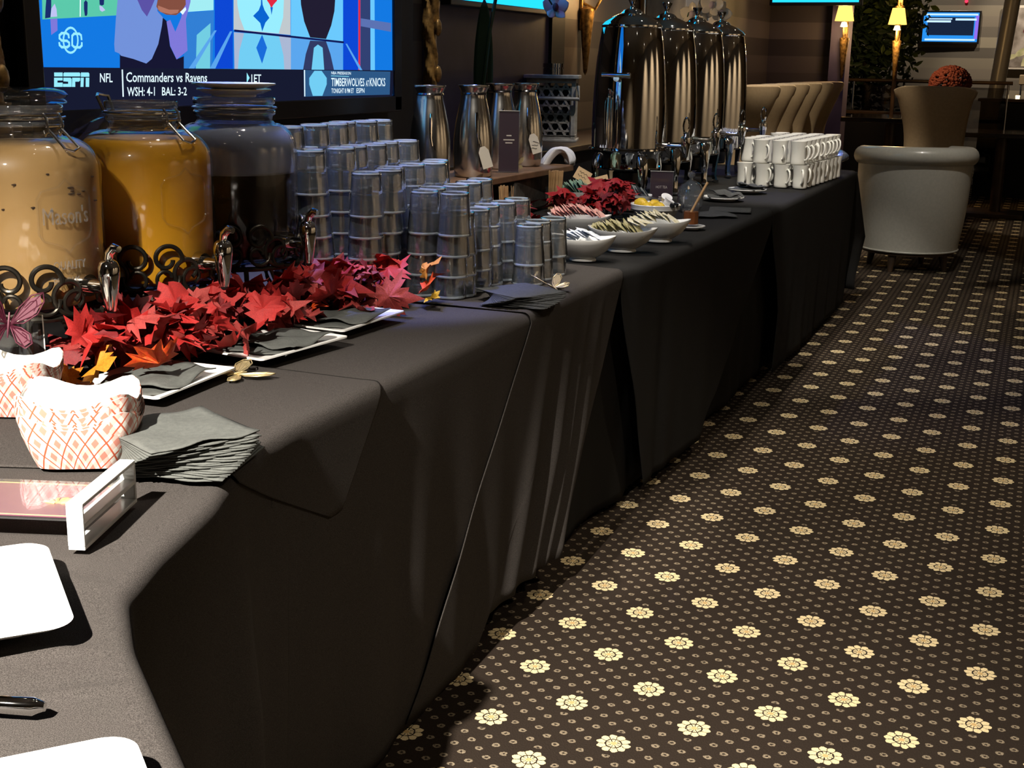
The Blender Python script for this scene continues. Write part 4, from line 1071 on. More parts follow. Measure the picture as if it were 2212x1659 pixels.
# ================================================================== plates, napkins, boats and signs near the corner
def rrect(w, h, r, n=5):
    out = []
    for cx, cy, a0 in ((w / 2 - r, h / 2 - r, 0), (-w / 2 + r, h / 2 - r, pi / 2), (-w / 2 + r, -h / 2 + r, pi), (w / 2 - r, -h / 2 + r, 1.5 * pi)):
        for k in range(n + 1): out.append((cx + r * cos(a0 + pi / 2 * k / n), cy + r * sin(a0 + pi / 2 * k / n)))
    return out
def loft(rings, cap0=True, cap1=True):
    b = MB(); n = len(rings[0]); vs = [p for r in rings for p in r]
    fs = [(j * n + i, j * n + (i + 1) % n, (j + 1) * n + (i + 1) % n, (j + 1) * n + i) for j in range(len(rings) - 1) for i in range(n)]
    if cap0: fs.append(tuple(range(n))[::-1])
    if cap1: fs.append(tuple((len(rings) - 1) * n + i for i in range(n)))
    return b.add(vs, fs)
def plate_mesh(w, h, r, rise):
    rings = []
    for k, (s, z) in enumerate(((-0.05, 0.0), (-0.045, 0.004), (-0.028, 0.006), (0.0, rise), (0.0, rise + 0.003), (-0.010, rise + 0.002), (-0.034, 0.010), (-0.05, 0.009))):
        rings.append([(x, y, z) for x, y in rrect(w + 2 * s, h + 2 * s, max(0.004, r + s * 0.2))])
    return loft(rings)
def china_plate(label, x, y, rz, w, h, r, rise, group=None, mat='plate'):
    o = plate_mesh(w, h, r, rise).build('serving_plate', M[mat], None, loc=(x, y, Z), rot=(0, 0, rz), angle=30)
    return tag(o, label, 'plate', group)
def napkin_mesh(s, wav, seed, n=12, curl=0.0):
    r = random.Random(seed); p1, p2 = r.uniform(0, 6), r.uniform(0, 6)
    b = MB()
    def f(u, v):
        x, y = (u - 0.5) * s, (v - 0.5) * s
        e = max(0, abs(v - 0.5) * 2 - 0.5)
        return (x, y, wav * (sin(9 * u + p1) * cos(7 * v + p2)) + curl * e * e * (1 if v > 0.5 else 0.3))
    b.grid(f, n, n)
    return b.build('napkin', None, None)
def napkin(label, mat, s, loc, rz, seed, wav=0.003, group=None, tilt=(0, 0), curl=0, th=0.002):
    b = MB(); r = random.Random(seed); p1, p2 = r.uniform(0, 6), r.uniform(0, 6)
    def f(u, v):
        x, y = (u - 0.5) * s, (v - 0.5) * s
        e = max(0, abs(v - 0.5) * 2 - 0.6)
        edge = 0.0035 * sin(14 * u + p1) * (1 if v > 0.93 or v < 0.07 else 0)
        return (x, y + edge, wav * (sin(9 * u + p1) * cos(7 * v + p2)) + curl * e)
    b.grid(f, 16, 16)
    o = b.build('paper_napkin', M[mat], None, loc=loc, rot=(tilt[0], tilt[1], rz), solid=th)
    return tag(o, label, 'napkin', group)

china_plate('white rectangular plate with a charcoal napkin by the paper boats', -1.375, 1.765, radians(2), 0.185, 0.235, 0.008, 0.016, 'white rectangular napkin plates')
china_plate('white rectangular plate with a charcoal napkin between the other two', -1.345, 2.095, radians(-9), 0.175, 0.255, 0.008, 0.016, 'white rectangular napkin plates')
china_plate('white rectangular plate with a charcoal napkin nearest the yellow leaf', -1.355, 2.375, radians(-3), 0.180, 0.250, 0.008, 0.016, 'white rectangular napkin plates')
for k, (x, y, rz) in enumerate(((-1.365, 1.755, 0.15), (-1.335, 2.105, -0.05), (-1.345, 2.375, 0.10))):
    who = ('by the paper boats', 'between the other two plates', 'nearest the yellow leaf')[k]
    napkin('flat charcoal napkin under another on the plate ' + who, 'napkin_grey', 0.135, (x - 0.005, y - 0.02, Z + 0.0135), rz + 0.12, 60 + k, 0.001, 'napkins on the white plates')
    napkin('rumpled charcoal napkin on top on the plate ' + who, 'napkin_grey', 0.140, (x + 0.005, y + 0.01, Z + 0.024), rz, 70 + k, 0.005, 'napkins on the white plates', tilt=(0.03, -0.02))

for k in range(22):
    a = radians(-28 + 52 * k / 21)
    last = k == 21
    c = Vector((-1.070, 1.428)) + Vector((0.012 * cos(a + 2), 0.012 * sin(a + 2)))
    napkin('wavy edged charcoal napkin on top of the fanned stack' if last else 'charcoal napkin fanned in the stack at the table corner', 'napkin_grey', 0.165, (c.x, c.y, Z + 0.003 + 0.0021 * k), a + radians(40), 100 + k, 0.0025 if last else 0.0006, 'fanned charcoal napkins at the table corner', curl=0.006 if last else 0.0, th=0.0016)
for k in range(15):
    a = radians(-5 + 55 * k / 14)
    c = Vector((-1.128, 2.80)) + Vector((0.025 * cos(a), 0.02 * sin(a)))
    napkin('black napkin fanned in the small stack before the tumblers', 'napkin_black', 0.155, (c.x, c.y, Z + 0.003 + 0.0016 * k), a + radians(10), 140 + k, 0.0006, 'fanned black napkins before the tumblers', th=0.0013)

def boat_mesh(seed):
    r = random.Random(seed)
    nb = 32
    def ring(hx, hy, p, z, zc):
        out = []
        for k in range(nb):
            a = 2 * pi * k / nb
            ca, sa = cos(a), sin(a)
            d = (abs(ca) ** p + abs(sa) ** p) ** (-1 / p)
            corner = abs(sin(2 * a)) ** 3
            out.append((hx * ca * d, hy * sa * d, z + zc * corner))
        return out
    o = [ring(0.058, 0.040, 5, 0.0, 0), ring(0.066, 0.050, 4.2, 0.020, 0.001), ring(0.076, 0.062, 3.6, 0.045, 0.005), ring(0.082, 0.068, 3.2, 0.062, 0.018)]
    i_ = [[(x * 0.985, y * 0.985, z) for x, y, z in rr] for rr in o[::-1]]
    return o, i_
def food_boat(label, loc, rz, group):
    t = thing('paper_food_boat', label, 'paper boat', loc, rz, group)
    o, i_ = boat_mesh(1)
    loft(o, True, False).build('printed_outside', M['plaid'], t, angle=60)
    loft([[(x * 0.985, y * 0.985, z + 0.0006) for x, y, z in rr] for rr in o], True, False).build('white_inside', M['paper_white'], t, angle=60)
    return t
b0 = food_boat('red plaid paper food boat nested in the front stack', (-1.205, 1.385, Z), radians(28), 'front stack of plaid paper boats')
for k in range(1, 8):
    copy_tree(b0, None, (-1.205 + rnd.uniform(-.002, .002), 1.385 + rnd.uniform(-.002, .002), Z + 0.0042 * k), radians(28) + rnd.uniform(-0.03, 0.03), 'white lined plaid paper boat on top of the front stack' if k == 7 else None)
for k in range(4):
    copy_tree(b0, None, (-1.485, 1.545, Z + 0.0042 * k), radians(20) + rnd.uniform(-0.03, 0.03), 'red plaid paper food boat in the stack behind the front one', 'rear stack of plaid paper boats')

# toppled acrylic sign holder
t = thing('acrylic_sign_holder', 'clear acrylic sign holder toppled on its side with a plum card', 'sign', (-1.010, 1.190, Z), radians(18))
b = MB()
for (c, d) in (((0, 0, 0.0025), (0.020, 0.170, 0.005)), ((0, 0, 0.0545), (0.020, 0.170, 0.005)), ((0, 0.0835, 0.0285), (0.020, 0.004, 0.048)), ((0, -0.0835, 0.0285), (0.020, 0.004, 0.048)), ((0, 0, 0.0285), (0.020, 0.170, 0.006))): b.box(c, d)
b.build('base_edges', M['acrylic_edge'], t, smooth=False, bevel=0.001)
MB().box((0, 0, 0.0285), (0.017, 0.163, 0.050)).build('base_block', M['acrylic'], t, smooth=False)
MB().box((-0.155, 0.005, 0.0275), (0.290, 0.115, 0.0015)).build('plum_card', M['card_purple'], t, smooth=False)
MB().box((-0.155, 0.005, 0.0300), (0.290, 0.120, 0.0025)).build('front_panel', M['acrylic'], t, smooth=False)
MB().box((-0.155, 0.005, 0.0250), (0.290, 0.120, 0.0025)).build('back_panel', M['acrylic'], t, smooth=False)
b = MB(); b.box((-0.155, -0.0505, 0.0284), (0.285, 0.0022, 0.0004)); b.box((-0.155, 0.0605, 0.0284), (0.285, 0.0022, 0.0004)); b.box((-0.012, 0.005, 0.0284), (0.002, 0.11, 0.0004))
b.build('gold_border', M['print_gold'], t, smooth=False)
b = MB()
for k in range(7):
    a = radians(20 + 140 * k / 6)
    b.tube([(-0.052 + 0.004 * cos(a), -0.012 + 0.004 * sin(a), 0.0287), (-0.052 + 0.016 * cos(a), -0.012 + 0.016 * sin(a), 0.0287), (-0.052 + 0.026 * cos(a) + 0.004, -0.012 + 0.024 * sin(a), 0.0287)], [0.0014, 0.0026, 0.0006], 5)
b.build('gold_emblem', M['print_gold'], t)

def big_plate(label, x, y, rz, s):
    rings = []
    for o_, z in ((-0.040, 0.0), (-0.036, 0.010), (-0.006, 0.016), (0.0, 0.020), (-0.004, 0.0225), (-0.020, 0.0215), (-0.034, 0.0185), (-0.040, 0.018)):
        rings.append([(px, py, z) for px, py in rrect(s + 2 * o_, s + 2 * o_, max(0.01, 0.026 + o_ * 0.3), 8)])
    o = loft(rings).build('square_plate', M['plate'], None, loc=(x, y, Z), rot=(0, 0, rz), angle=35)
    return tag(o, label, 'plate', 'square white plates on the wing table')
big_plate('square white plate with rounded corners between acrylic sign and spoon', -0.990, 0.905, radians(-42), 0.245)
big_plate('square white plate with rounded corners at the table edge beyond the spoon', -0.630, 0.598, radians(-42), 0.245)
t = thing('serving_spoon', 'shiny steel spoon handle end on the wing table between two plates', 'spoon', (-0.775, 0.790, Z), radians(200))
MB().tube([(-0.022, 0, 0.004), (-0.012, 0, 0.004), (0.02, 0, 0.005), (0.10, 0, 0.006), (0.17, 0, 0.004)], [0.004, 0.0085, 0.008, 0.005, 0.006], 12).build('handle', M['chrome'], t)
MB().ball((0.205, 0, 0.0062), (0.036, 0.022, 0.006), 18, 10).build('bowl', M['chrome'], t)

# clear upright sign and butterfly at the left
t = thing('acrylic_place_sign', 'upright clear acrylic sign before the milky tea dispenser stand', 'sign', (-1.545, 1.618, Z), radians(52))
MB().box((0, 0, 0.068), (0.11, 0.003, 0.13)).build('panel', M['acrylic'], t, smooth=False)
MB().box((0, 0, 0.006), (0.11, 0.05, 0.004)).build('foot', M['acrylic'], t, smooth=False)
b = MB(); b.box((0.0545, 0, 0.068), (0.0016, 0.0034, 0.13)); b.box((-0.0545, 0, 0.068), (0.0016, 0.0034, 0.13))
b.build('bright_edge', M['acrylic_edge'], t, smooth=False)

def wing_piece(outline, bars, M4, b):
    n = len(outline)
    ring = [M4 @ Vector((x, y, 0)) for x, y in outline]
    b.tube(ring, 0.0010, 5, closed=True)
    for a, c in bars: b.tube([M4 @ Vector((*a, 0)), M4 @ Vector((*c, 0))], 0.0007, 4)
UPW = [(0.002, 0.002), (0.010, 0.020), (0.022, 0.034), (0.034, 0.038), (0.036, 0.028), (0.030, 0.014), (0.016, 0.003)]
LOW = [(0.002, -0.001), (0.014, -0.002), (0.024, -0.008), (0.027, -0.018), (0.020, -0.024), (0.010, -0.018)]
def butterfly(label, loc, rot, s, mat, fold=0.6):
    t = thing('butterfly_ornament', label, 'ornament', loc, 0, None, rot)
    t.scale = (s, s, s)
    MB().tube([(0, -0.014, 0.001), (0, 0, 0.0015), (0, 0.014, 0.001)], [0.0008, 0.0018, 0.0010], 6).build('body', M[mat], t)
    for sd in (-1, 1):
        M4 = Matrix.Rotation(-sd * fold, 4, 'Y') @ Matrix.Diagonal((sd, 1, 1, 1))
        for nm, o_ in (('upper_wing', UPW), ('lower_wing', LOW)):
            b = MB()
            c = (sum(p[0] for p in o_) / len(o_), sum(p[1] for p in o_) / len(o_))
            bars = [((0.002, 0.0), p) for p in o_[1:-1]] + [(((o_[i][0] + c[0]) / 2, (o_[i][1] + c[1]) / 2), ((o_[i + 1][0] + c[0]) / 2, (o_[i + 1][1] + c[1]) / 2)) for i in range(1, len(o_) - 2)]
            wing_piece(o_, bars, M4, b)
            inner = [M4 @ Vector((c[0] + (x - c[0]) * 0.80, c[1] + (y - c[1]) * 0.80, 0.0002)) for x, y in o_]
            b.add(inner, [tuple(range(len(inner)))])
            b.build(nm, M[mat], t, angle=80)
    return t
M['bfly_plum'] = pmat('plum_filigree', (0.085, 0.012, 0.028), 0.4, 0.3)
butterfly('plum filigree butterfly clipped to the upright acrylic sign', (-1.528, 1.600, Z + 0.125), (1.35, 0.2, 0.95), 1.5, 'bfly_plum', 0.5)
butterfly('gold filigree butterfly lying under the orange leaf by the plates', (-1.285, 1.885, Z + 0.006), (0.05, 0.1, -0.5), 1.35, 'gold_bright', 0.12)
butterfly('gold filigree butterfly lying before the tumblers at the table edge', (-1.092, 2.985, Z + 0.006), (0.1, 0.0, 0.9), 1.3, 'gold_bright', 0.55)

# ================================================================== carafes on the board behind the tumblers
struct_counter = thing('back_counter', 'long dark wood counter along the wall under the lantern', 'counter', (-2.335, 6.55, 0))
MB().box((0, 0, 0.445), (0.40, 4.1, 0.89)).build('body', M['panel_black'], struct_counter, smooth=False)
MB().box((0.01, 0, 0.905), (0.43, 4.14, 0.03)).build('counter_top', M['wood_dark'], struct_counter, smooth=False, bevel=0.004)
o = MB().box((0, 0, 0.066), (0.22, 0.40, 0.128)).build('rough_crate', M['rock'], None, loc=(-1.86, 4.52, Z), rot=(0, 0, 0.05), bevel=0.012, segs=3)
tag(o, 'rough grey block propping up the carafe board', 'riser')
o = MB().box((0, 0, 0.066), (0.22, 0.26, 0.128)).build('rough_crate', M['rock'], None, loc=(-1.86, 3.92, Z), bevel=0.012, segs=3)
tag(o, 'rough grey block under the carafe board end by the tumblers', 'riser')
o = MB().box((0, 0, 0.0125), (0.27, 1.12, 0.025)).build('serving_board', M['wood'], None, loc=(-1.875, 4.32, Z + 0.131), rot=(0, 0, radians(-3)), bevel=0.004)
tag(o, 'long brown wooden board raised under the steel carafes', 'board')
ZB = Z + 0.1565
cp = [(0.0001, 0.0), (0.058, 0.0), (0.063, 0.004), (0.067, 0.03), (0.070, 0.08), (0.0685, 0.13), (0.062, 0.185), (0.052, 0.235), (0.045, 0.265), (0.0425, 0.283), (0.044, 0.290), (0.050, 0.302), (0.054, 0.309), (0.053, 0.312), (0.046, 0.306), (0.038, 0.300), (0.0001, 0.298)]
def carafe(label, x, y, rz, tagm, tagz, scribble):
    t = thing('steel_carafe', label, 'carafe', (x, y, ZB), rz, 'steel carafes on the wooden board')
    MB().lathe(cp, 40).build('body', M['chrome_soft'], t, angle=50)
    h = MB().tube([(0.040, 0, 0.262), (0.066, 0, 0.268), (0.094, 0, 0.245), (0.100, 0, 0.19), (0.090, 0, 0.13), (0.068, 0, 0.105)], [0.006, 0.007, 0.008, 0.008, 0.007, 0.005], 10, M=rotz(pi)).build('handle', M['chrome'], t)
    MB().lathe([(0.0001, 0.298), (0.034, 0.300), (0.034, 0.306), (0.012, 0.312), (0.0001, 0.312)], 24).build('stopper', M['black_plastic'], t)
    MB().lathe([(0.0435, 0.279), (0.0465, 0.282), (0.0435, 0.287)], 32).build('neck_band', M['chrome_dark'], t)
    lv = MB().tube([(0.064, 0, 0.222), (0.068, 0, 0.19), (0.073, 0, 0.145), (0.076, 0.004, 0.118)], [0.004, 0.0055, 0.004, 0.003], 8).build('latch', M['chrome'], t)
    ch = MB().tube([(0.070, 0.0, 0.150), (0.078, 0.010, 0.128), (0.076, 0.016, 0.105)], 0.0016, 5).build('tag_chain', M['chrome_dark'], t)
    if tagm:
        tg = MB().prism([(-0.018, -0.075), (0.018, -0.075), (0.018, -0.016), (0.008, 0), (-0.008, 0), (-0.018, -0.016)], -0.0006, 0.0006, M=T(0.079, 0.016, tagz) @ Matrix.Rotation(pi / 2, 4, 'Z') @ Matrix.Rotation(pi / 2, 4, 'X') @ Matrix.Rotation(0.3, 4, 'Z')).build('paper_tag', M[tagm], t, smooth=False)
        if scribble:
            r = random.Random(scribble); b = MB()
            for q in range(3):
                b.tube([(0.0805, 0.020 + 0.006 * k - 0.004 * q, tagz - 0.030 - 0.012 * q + r.uniform(-0.004, 0.004)) for k in range(5)], 0.0007, 4)
            b.build('handwriting', M['ink'], tg)
    return t
carafe('steel carafe with a hanging latch at the tumbler end of the board', -1.905, 3.965, radians(-62), None, 0.105, 0)
carafe('steel carafe with a blank paper tag next to the dark sign', -1.835, 4.165, radians(-55), 'tag_card', 0.108, 0)
carafe('steel carafe with a written tag behind the dark sign', -1.895, 4.545, radians(-55), 'tag_card', 0.125, 5)
carafe('steel carafe with a written tag and brass charm at the towel end', -1.860, 4.715, radians(-60), 'tag_card', 0.125, 6)
def card_sign(label, x, y, z, rz, w, h, lines, word=None):
    t = thing('table_sign', label, 'sign', (x, y, z), rz)
    MB().box((0, 0, h / 2 + 0.004), (w, 0.004, h)).build('card', M['card_dark'], t, smooth=False)
    b = MB(); e = 0.003
    for c, d in (((-w / 2, 0, h / 2 + 0.004), (e, 0.008, h)), ((w / 2, 0, h / 2 + 0.004), (e, 0.008, h)), ((0, 0, h + 0.004), (w + e, 0.008, e)), ((0, 0, 0.004), (w + e, 0.03, 0.006))): b.box(c, d)
    b.build('holder', M['acrylic'], t, smooth=False)
    MB().box((0, 0, h + 0.0055), (w + 0.004, 0.008, 0.002)).build('top_edge', M['print_pale'], t, smooth=False)
    if word:
        me = text_mesh(word, 0.0)
        for v in me.vertices: v.co = ((v.co.x - 0.5) * w * 0.5, -0.0026, h * 0.55 + v.co.y * h * 0.075)
        link('lettering', me, M['print_pale'], t)
    b = MB()
    for (cx, zz, ww) in lines: b.box((cx * w, -0.0026, zz * h), (ww * w, 0.0006, 0.004))
    b.build('small_print', M['print_pale'], t, smooth=False)
    return t
card_sign('dark plum sign standing between the steel carafes', -1.785, 4.37, ZB, radians(24), 0.072, 0.215, [(0, 0.62, 0.25), (0, 0.55, 0.55), (0, 0.50, 0.35)])
butterfly('gold butterfly perched before the sign between the carafes', (-1.772, 4.425, ZB + 0.026), (1.2, 0, 0.5), 0.75, 'gold_bright', 0.5)
b = MB()
def tw(u, v): return (0.06 * cos(3 * v) + 0.02 * sin(9 * u), -0.02 + 0.11 * (u - 0.5), 0.055 * sin(pi * min(1, v * 1.1)) - 0.09 * max(0, v - 0.55) + 0.008 * sin(16 * u + 4 * v))
b.grid(tw, 22, 18)
tag(b.build('folded_towel', M['towel'], None, loc=(-1.80, 4.90, ZB + 0.0), rot=(0, 0, 0.3), solid=0.006), 'white towel bunched at the end of the carafe board', 'towel')

# ------------------------------------------------------------------ lattice lantern
t = thing('wooden_lantern', 'whitewashed wooden lantern with a hexagonal lattice on the back counter', 'lantern', (-2.36, 6.36, 0.92), radians(16))
W, D, H = 0.25, 0.20, 0.30
b = MB()
for sx in (-1, 1):
    for sy in (-1, 1): b.box((sx * (W / 2 - 0.011), sy * (D / 2 - 0.011), H / 2 + 0.012), (0.022, 0.022, H))
for z in (0.022, H + 0.002):
    for s in (-1, 1):
        b.box((0, s * (D / 2 - 0.011), z), (W, 0.022, 0.022)); b.box((s * (W / 2 - 0.011), 0, z), (0.022, D, 0.022))
b.build('frame', M['lantern'], t, smooth=False, bevel=0.002)
MB().box((0, 0, 0.006), (W + 0.02, D + 0.02, 0.012)).build('base_plate', M['lantern'], t, smooth=False, bevel=0.002)
MB().box((0, 0, H + 0.022), (W + 0.03, D + 0.03, 0.018)).build('lid', M['lantern'], t, smooth=False, bevel=0.003)
MB().lathe([(0.0001, 0.0), (0.052, 0.0), (0.052, 0.03), (0.048, 0.031), (0.048, 0.036), (0.053, 0.037), (0.053, 0.056), (0.0001, 0.058)], 28, M=T(0, 0, H + 0.031)).build('chimney_cap', M['chrome_dark'], t)
MB().box((0, 0, H / 2), (W - 0.06, D - 0.06, H - 0.05)).build('dark_inside', M['panel_black'], t, smooth=False)
MB().tube([(-W / 2 - 0.012, -D / 2 - 0.01, H - 0.02), (-W / 2 - 0.02, -D / 2 - 0.02, H - 0.085), (W / 2 + 0.02, -D / 2 - 0.02, H - 0.085), (W / 2 + 0.012, -D / 2 - 0.01, H - 0.02)], 0.009, 8).build('carry_handle', M['lantern'], t)
def clip_line(p, d, w, h):
    t0, t1 = -9, 9
    for (o_, q, lim) in ((p[0], d[0], w), (p[1], d[1], h)):
        if abs(q) < 1e-9:
            if abs(o_) > lim: return None
        else:
            a, c = (-lim - o_) / q, (lim - o_) / q
            t0, t1 = max(t0, min(a, c)), min(t1, max(a, c))
    return (t0, t1) if t1 - t0 > 0.01 else None
for ang in (60, -60):
    d = (cos(radians(ang)), sin(radians(ang))); nn = (-d[1], d[0])
    for k in range(-5, 6):
        p = (nn[0] * k * 0.042, nn[1] * k * 0.042 )
        r = clip_line(p, d, W / 2 - 0.02, H / 2 - 0.02)
        if not r: continue
        c = (p[0] + d[0] * (r[0] + r[1]) / 2, p[1] + d[1] * (r[0] + r[1]) / 2)
        MB().box((0, 0, 0), (r[1] - r[0], 0.004, 0.011)).build('lattice_slat', M['lantern'], t, loc=(c[0], -D / 2 + 0.012 + (0.002 if ang > 0 else -0.002), H / 2 + 0.012 + c[1]), rot=(0, -radians(ang), 0), smooth=False)
for k in range(-3, 4):
    MB().box((0, -D / 2 + 0.010, H / 2 + 0.012 + k * 0.0485 * 0.866 + 0.018), (W - 0.04, 0.004, 0.009)).build('lattice_slat', M['lantern'], t, smooth=False)

# ------------------------------------------------------------------ orchids
def petal(L, w, cup, M4):
    b = MB()
    def f(u, v):
        x = (u - 0.5) * 2 * w * sin(pi * min(1, 0.08 + 0.92 * v)) ** 0.7
        return (x, L * v, cup * (v * v) - cup * 0.8 * (x / w) ** 2 * 0.5)
    b.grid(f, 7, 9, M=M4)
    return b
def bloom(parent, loc, s, rot, pm, lm):
    for k in range(5):
        M4 = T(*loc) @ Euler(rot).to_matrix().to_4x4() @ Matrix.Rotation(k * 2 * pi / 5, 4, 'Z')
        petal(0.045 * s, (0.024 if k in (1, 4) else 0.016) * s, 0.012 * s, M4).build('petal', M[pm], parent, solid=0.001)
    MB().ball((0, 0, 0), (0.010 * s, 0.014 * s, 0.010 * s), 10, 6, M=T(*loc) @ Euler(rot).to_matrix().to_4x4() @ T(0, 0, 0.006 * s)).build('lip', M[lm], parent)
t = thing('potted_orchid', 'orchid with a tall arching stem and wine marked flower behind the carafes', 'orchid', (-2.27, 5.25, 0.92))
MB().lathe([(0.0001, 0), (0.05, 0), (0.065, 0.10), (0.068, 0.11), (0.060, 0.11), (0.055, 0.095), (0.0001, 0.09)], 28).build('pot', M['cream_china'], t)
MB().tube([(0, 0, 0.09), (0.01, -0.02, 0.30), (0.02, 0.02, 0.52), (0.02, 0.12, 0.74), (0.02, 0.32, 0.84), (0.03, 0.55, 0.76), (0.04, 0.72, 0.66)], [0.010, 0.010, 0.009, 0.008, 0.006, 0.005, 0.004], 8).build('stem', M['green_leaf'], t)
MB().tube([(0.01, 0.01, 0.1), (0.02, -0.005, 0.35), (0.025, 0.03, 0.6)], 0.0025, 6).build('stake', M['wood_dark'], t)
for (a, L, up) in ((0.38, 0.12, 0.62), (-1.3, 0.26, 0.16), (3.0, 0.2, 0.05), (-0.3, 0.16, 0.12)):
    b = MB()
    def lf(u, v, L=L, up=up):
        x = (u - 0.5) * 0.085 * sin(pi * (0.1 + 0.9 * v)) ** 0.6
        return (x, L * v * (1 - 0.25 * v), 0.09 + up * v - 0.12 * v * v * (0.4 if up > 0.2 else 1) - 4 * x * x)
    b.grid(lf, 7, 14, M=rotz(a))
    b.build('leaf', M['green_leaf'], t, solid=0.002)
bloom(t, (0.05, 0.74, 0.645), 1.5, (1.2, 0.0, 0.6), 'orchid', 'orchid_dark')
bloom(t, (0.03, 0.62, 0.73), 1.5, (1.0, 0.3, 0.3), 'orchid', 'orchid_dark')
t = thing('white_orchid', 'white orchid blooming behind the last coffee urn', 'orchid', (-2.20, 8.1, 0.92))
MB().lathe([(0.0001, 0), (0.05, 0), (0.065, 0.10), (0.0001, 0.09)], 24).build('pot', M['cream_china'], t)
MB().tube([(0, 0, 0.09), (0.0, -0.02, 0.4), (0.08, 0, 0.70), (0.24, 0.02, 0.75)], 0.005, 7).build('stem', M['green_leaf'], t)
for k, (x, y, z) in enumerate(((0.10, 0.0, 0.69), (0.22, 0.0, 0.745), (0.27, 0.03, 0.70), (0.17, 0.02, 0.72))): bloom(t, (x, y, z), 1.7, (1.3, 0.2 * k, 0.3 * k), 'white_china', 'orchid')

# ================================================================== coffee urns
up_ = [(0.0001, 0.205), (0.118, 0.205), (0.140, 0.208), (0.146, 0.215), (0.1465, 0.30), (0.1455, 0.38), (0.142, 0.47), (0.136, 0.55), (0.128, 0.62), (0.119, 0.672), (0.1165, 0.684), (0.1195, 0.688), (0.1195, 0.694), (0.115, 0.698)]
lid_ = [(0.115, 0.698), (0.108, 0.706), (0.080, 0.724), (0.055, 0.736), (0.045, 0.739), (0.043, 0.742), (0.034, 0.752), (0.020, 0.758), (0.0001, 0.760)]
knob_ = [(0.0001, 0.756), (0.012, 0.757), (0.008, 0.764), (0.0075, 0.768), (0.012, 0.777), (0.020, 0.793), (0.022, 0.799), (0.019, 0.802), (0.008, 0.800), (0.0001, 0.798)]
def coffee_urn(label, x, y):
    t = thing('coffee_urn', label, 'coffee urn', (x, y, Z), 0, 'tall polished coffee urns')
    MB().lathe(up_, 64).build('body', M['chrome'], t, angle=35)
    lo = MB().lathe(lid_, 64).build('lid', M['chrome'], t, angle=35)
    MB().lathe(knob_, 24).build('knob', M['chrome'], lo, angle=45)
    MB().lathe([(0.1475, 0.222), (0.156, 0.219), (0.157, 0.213), (0.138, 0.210), (0.130, 0.195), (0.128, 0.142), (0.132, 0.138), (0.126, 0.134), (0.110, 0.140), (0.110, 0.205)], 56).build('warmer_ring', M['chrome'], t, angle=35)
    MB().lathe([(0.0001, 0.060), (0.050, 0.060), (0.056, 0.066), (0.056, 0.120), (0.048, 0.126), (0.0001, 0.126)], 28).build('fuel_cup', M['black_plastic'], t)
    for k in range(4):
        a = pi / 4 + k * pi / 2
        pa = [(0.124, 0.205), (0.139, 0.185), (0.146, 0.14), (0.139, 0.07), (0.137, 0.03), (0.143, 0.012), (0.148, 0.006)]
        b = MB()
        for j in range(len(pa) - 1):
            pass
        vs = []; fs = []
        for (r, z) in pa:
            w = 0.024 if z > 0.1 else 0.014
            for (dr, dw) in ((-0.006, -w), (0.006, -w * 0.7), (0.009, 0), (0.006, w * 0.7), (-0.006, w)):
                vs.append((r + dr, dw, z))
        n5 = 5
        for j in range(len(pa) - 1):
            for q in range(n5): fs.append((j * n5 + q, j * n5 + (q + 1) % n5, (j + 1) * n5 + (q + 1) % n5, (j + 1) * n5 + q))
        fs += [(0, 1, 2, 3, 4), tuple((len(pa) - 1) * n5 + q for q in range(5))]
        b.add(vs, fs, M=rotz(a))
        b.build('leg', M['chrome'], t, angle=50)
        MB().lathe([(0.0001, 0), (0.016, 0), (0.016, 0.006), (0.010, 0.010), (0.0001, 0.010)], 16, M=T(0.146 * cos(a), 0.146 * sin(a), 0.0005)).build('foot_pad', M['black_plastic'], t)
    # tap on the guest side
    tp = MB().tube([(0.135, 0, 0.232), (0.165, 0, 0.232)], [0.016, 0.011], 16).tube([(0.16, 0, 0.232), (0.232, 0, 0.232)], 0.0085, 14).build('tap', M['chrome'], t)
    MB().lathe([(0.0001, -0.052), (0.008, -0.052), (0.011, -0.046), (0.017, -0.010), (0.0205, 0.012), (0.019, 0.026), (0.012, 0.032), (0.010, 0.040), (0.013, 0.046), (0.0001, 0.050)], 20, M=T(0.240, 0, 0.240)).build('tap_valve', M['chrome'], tp)
    MB().tube([(0.240 + 0.012 * sin(2 * pi * k / 20), 0.002 * cos(k), 0.312 - 0.032 * cos(2 * pi * k / 20)) for k in range(20)], 0.0038, 7, closed=True).build('tap_handle', M['chrome'], tp)
    for a in (radians(-92), radians(88)):
        hb = MB().tube([(0.125, 0, 0.490), (0.165, 0, 0.490)], 0.012, 12, M=rotz(a)).build('side_handle', M['chrome'], t)
        MB().tube([(0.166, -0.058, 0.504), (0.166, 0.058, 0.504)], 0.0085, 12, M=rotz(a)).build('grip_bar', M['chrome'], hb)
    return t
coffee_urn('tall polished coffee urn closest to the wooden stirrers', -1.555, 5.075)
coffee_urn('tall polished coffee urn second from the wooden stirrers', -1.552, 5.565)
coffee_urn('tall polished coffee urn third from the wooden stirrers', -1.550, 6.080)
coffee_urn('tall polished coffee urn beside the white mugs', -1.548, 6.560)

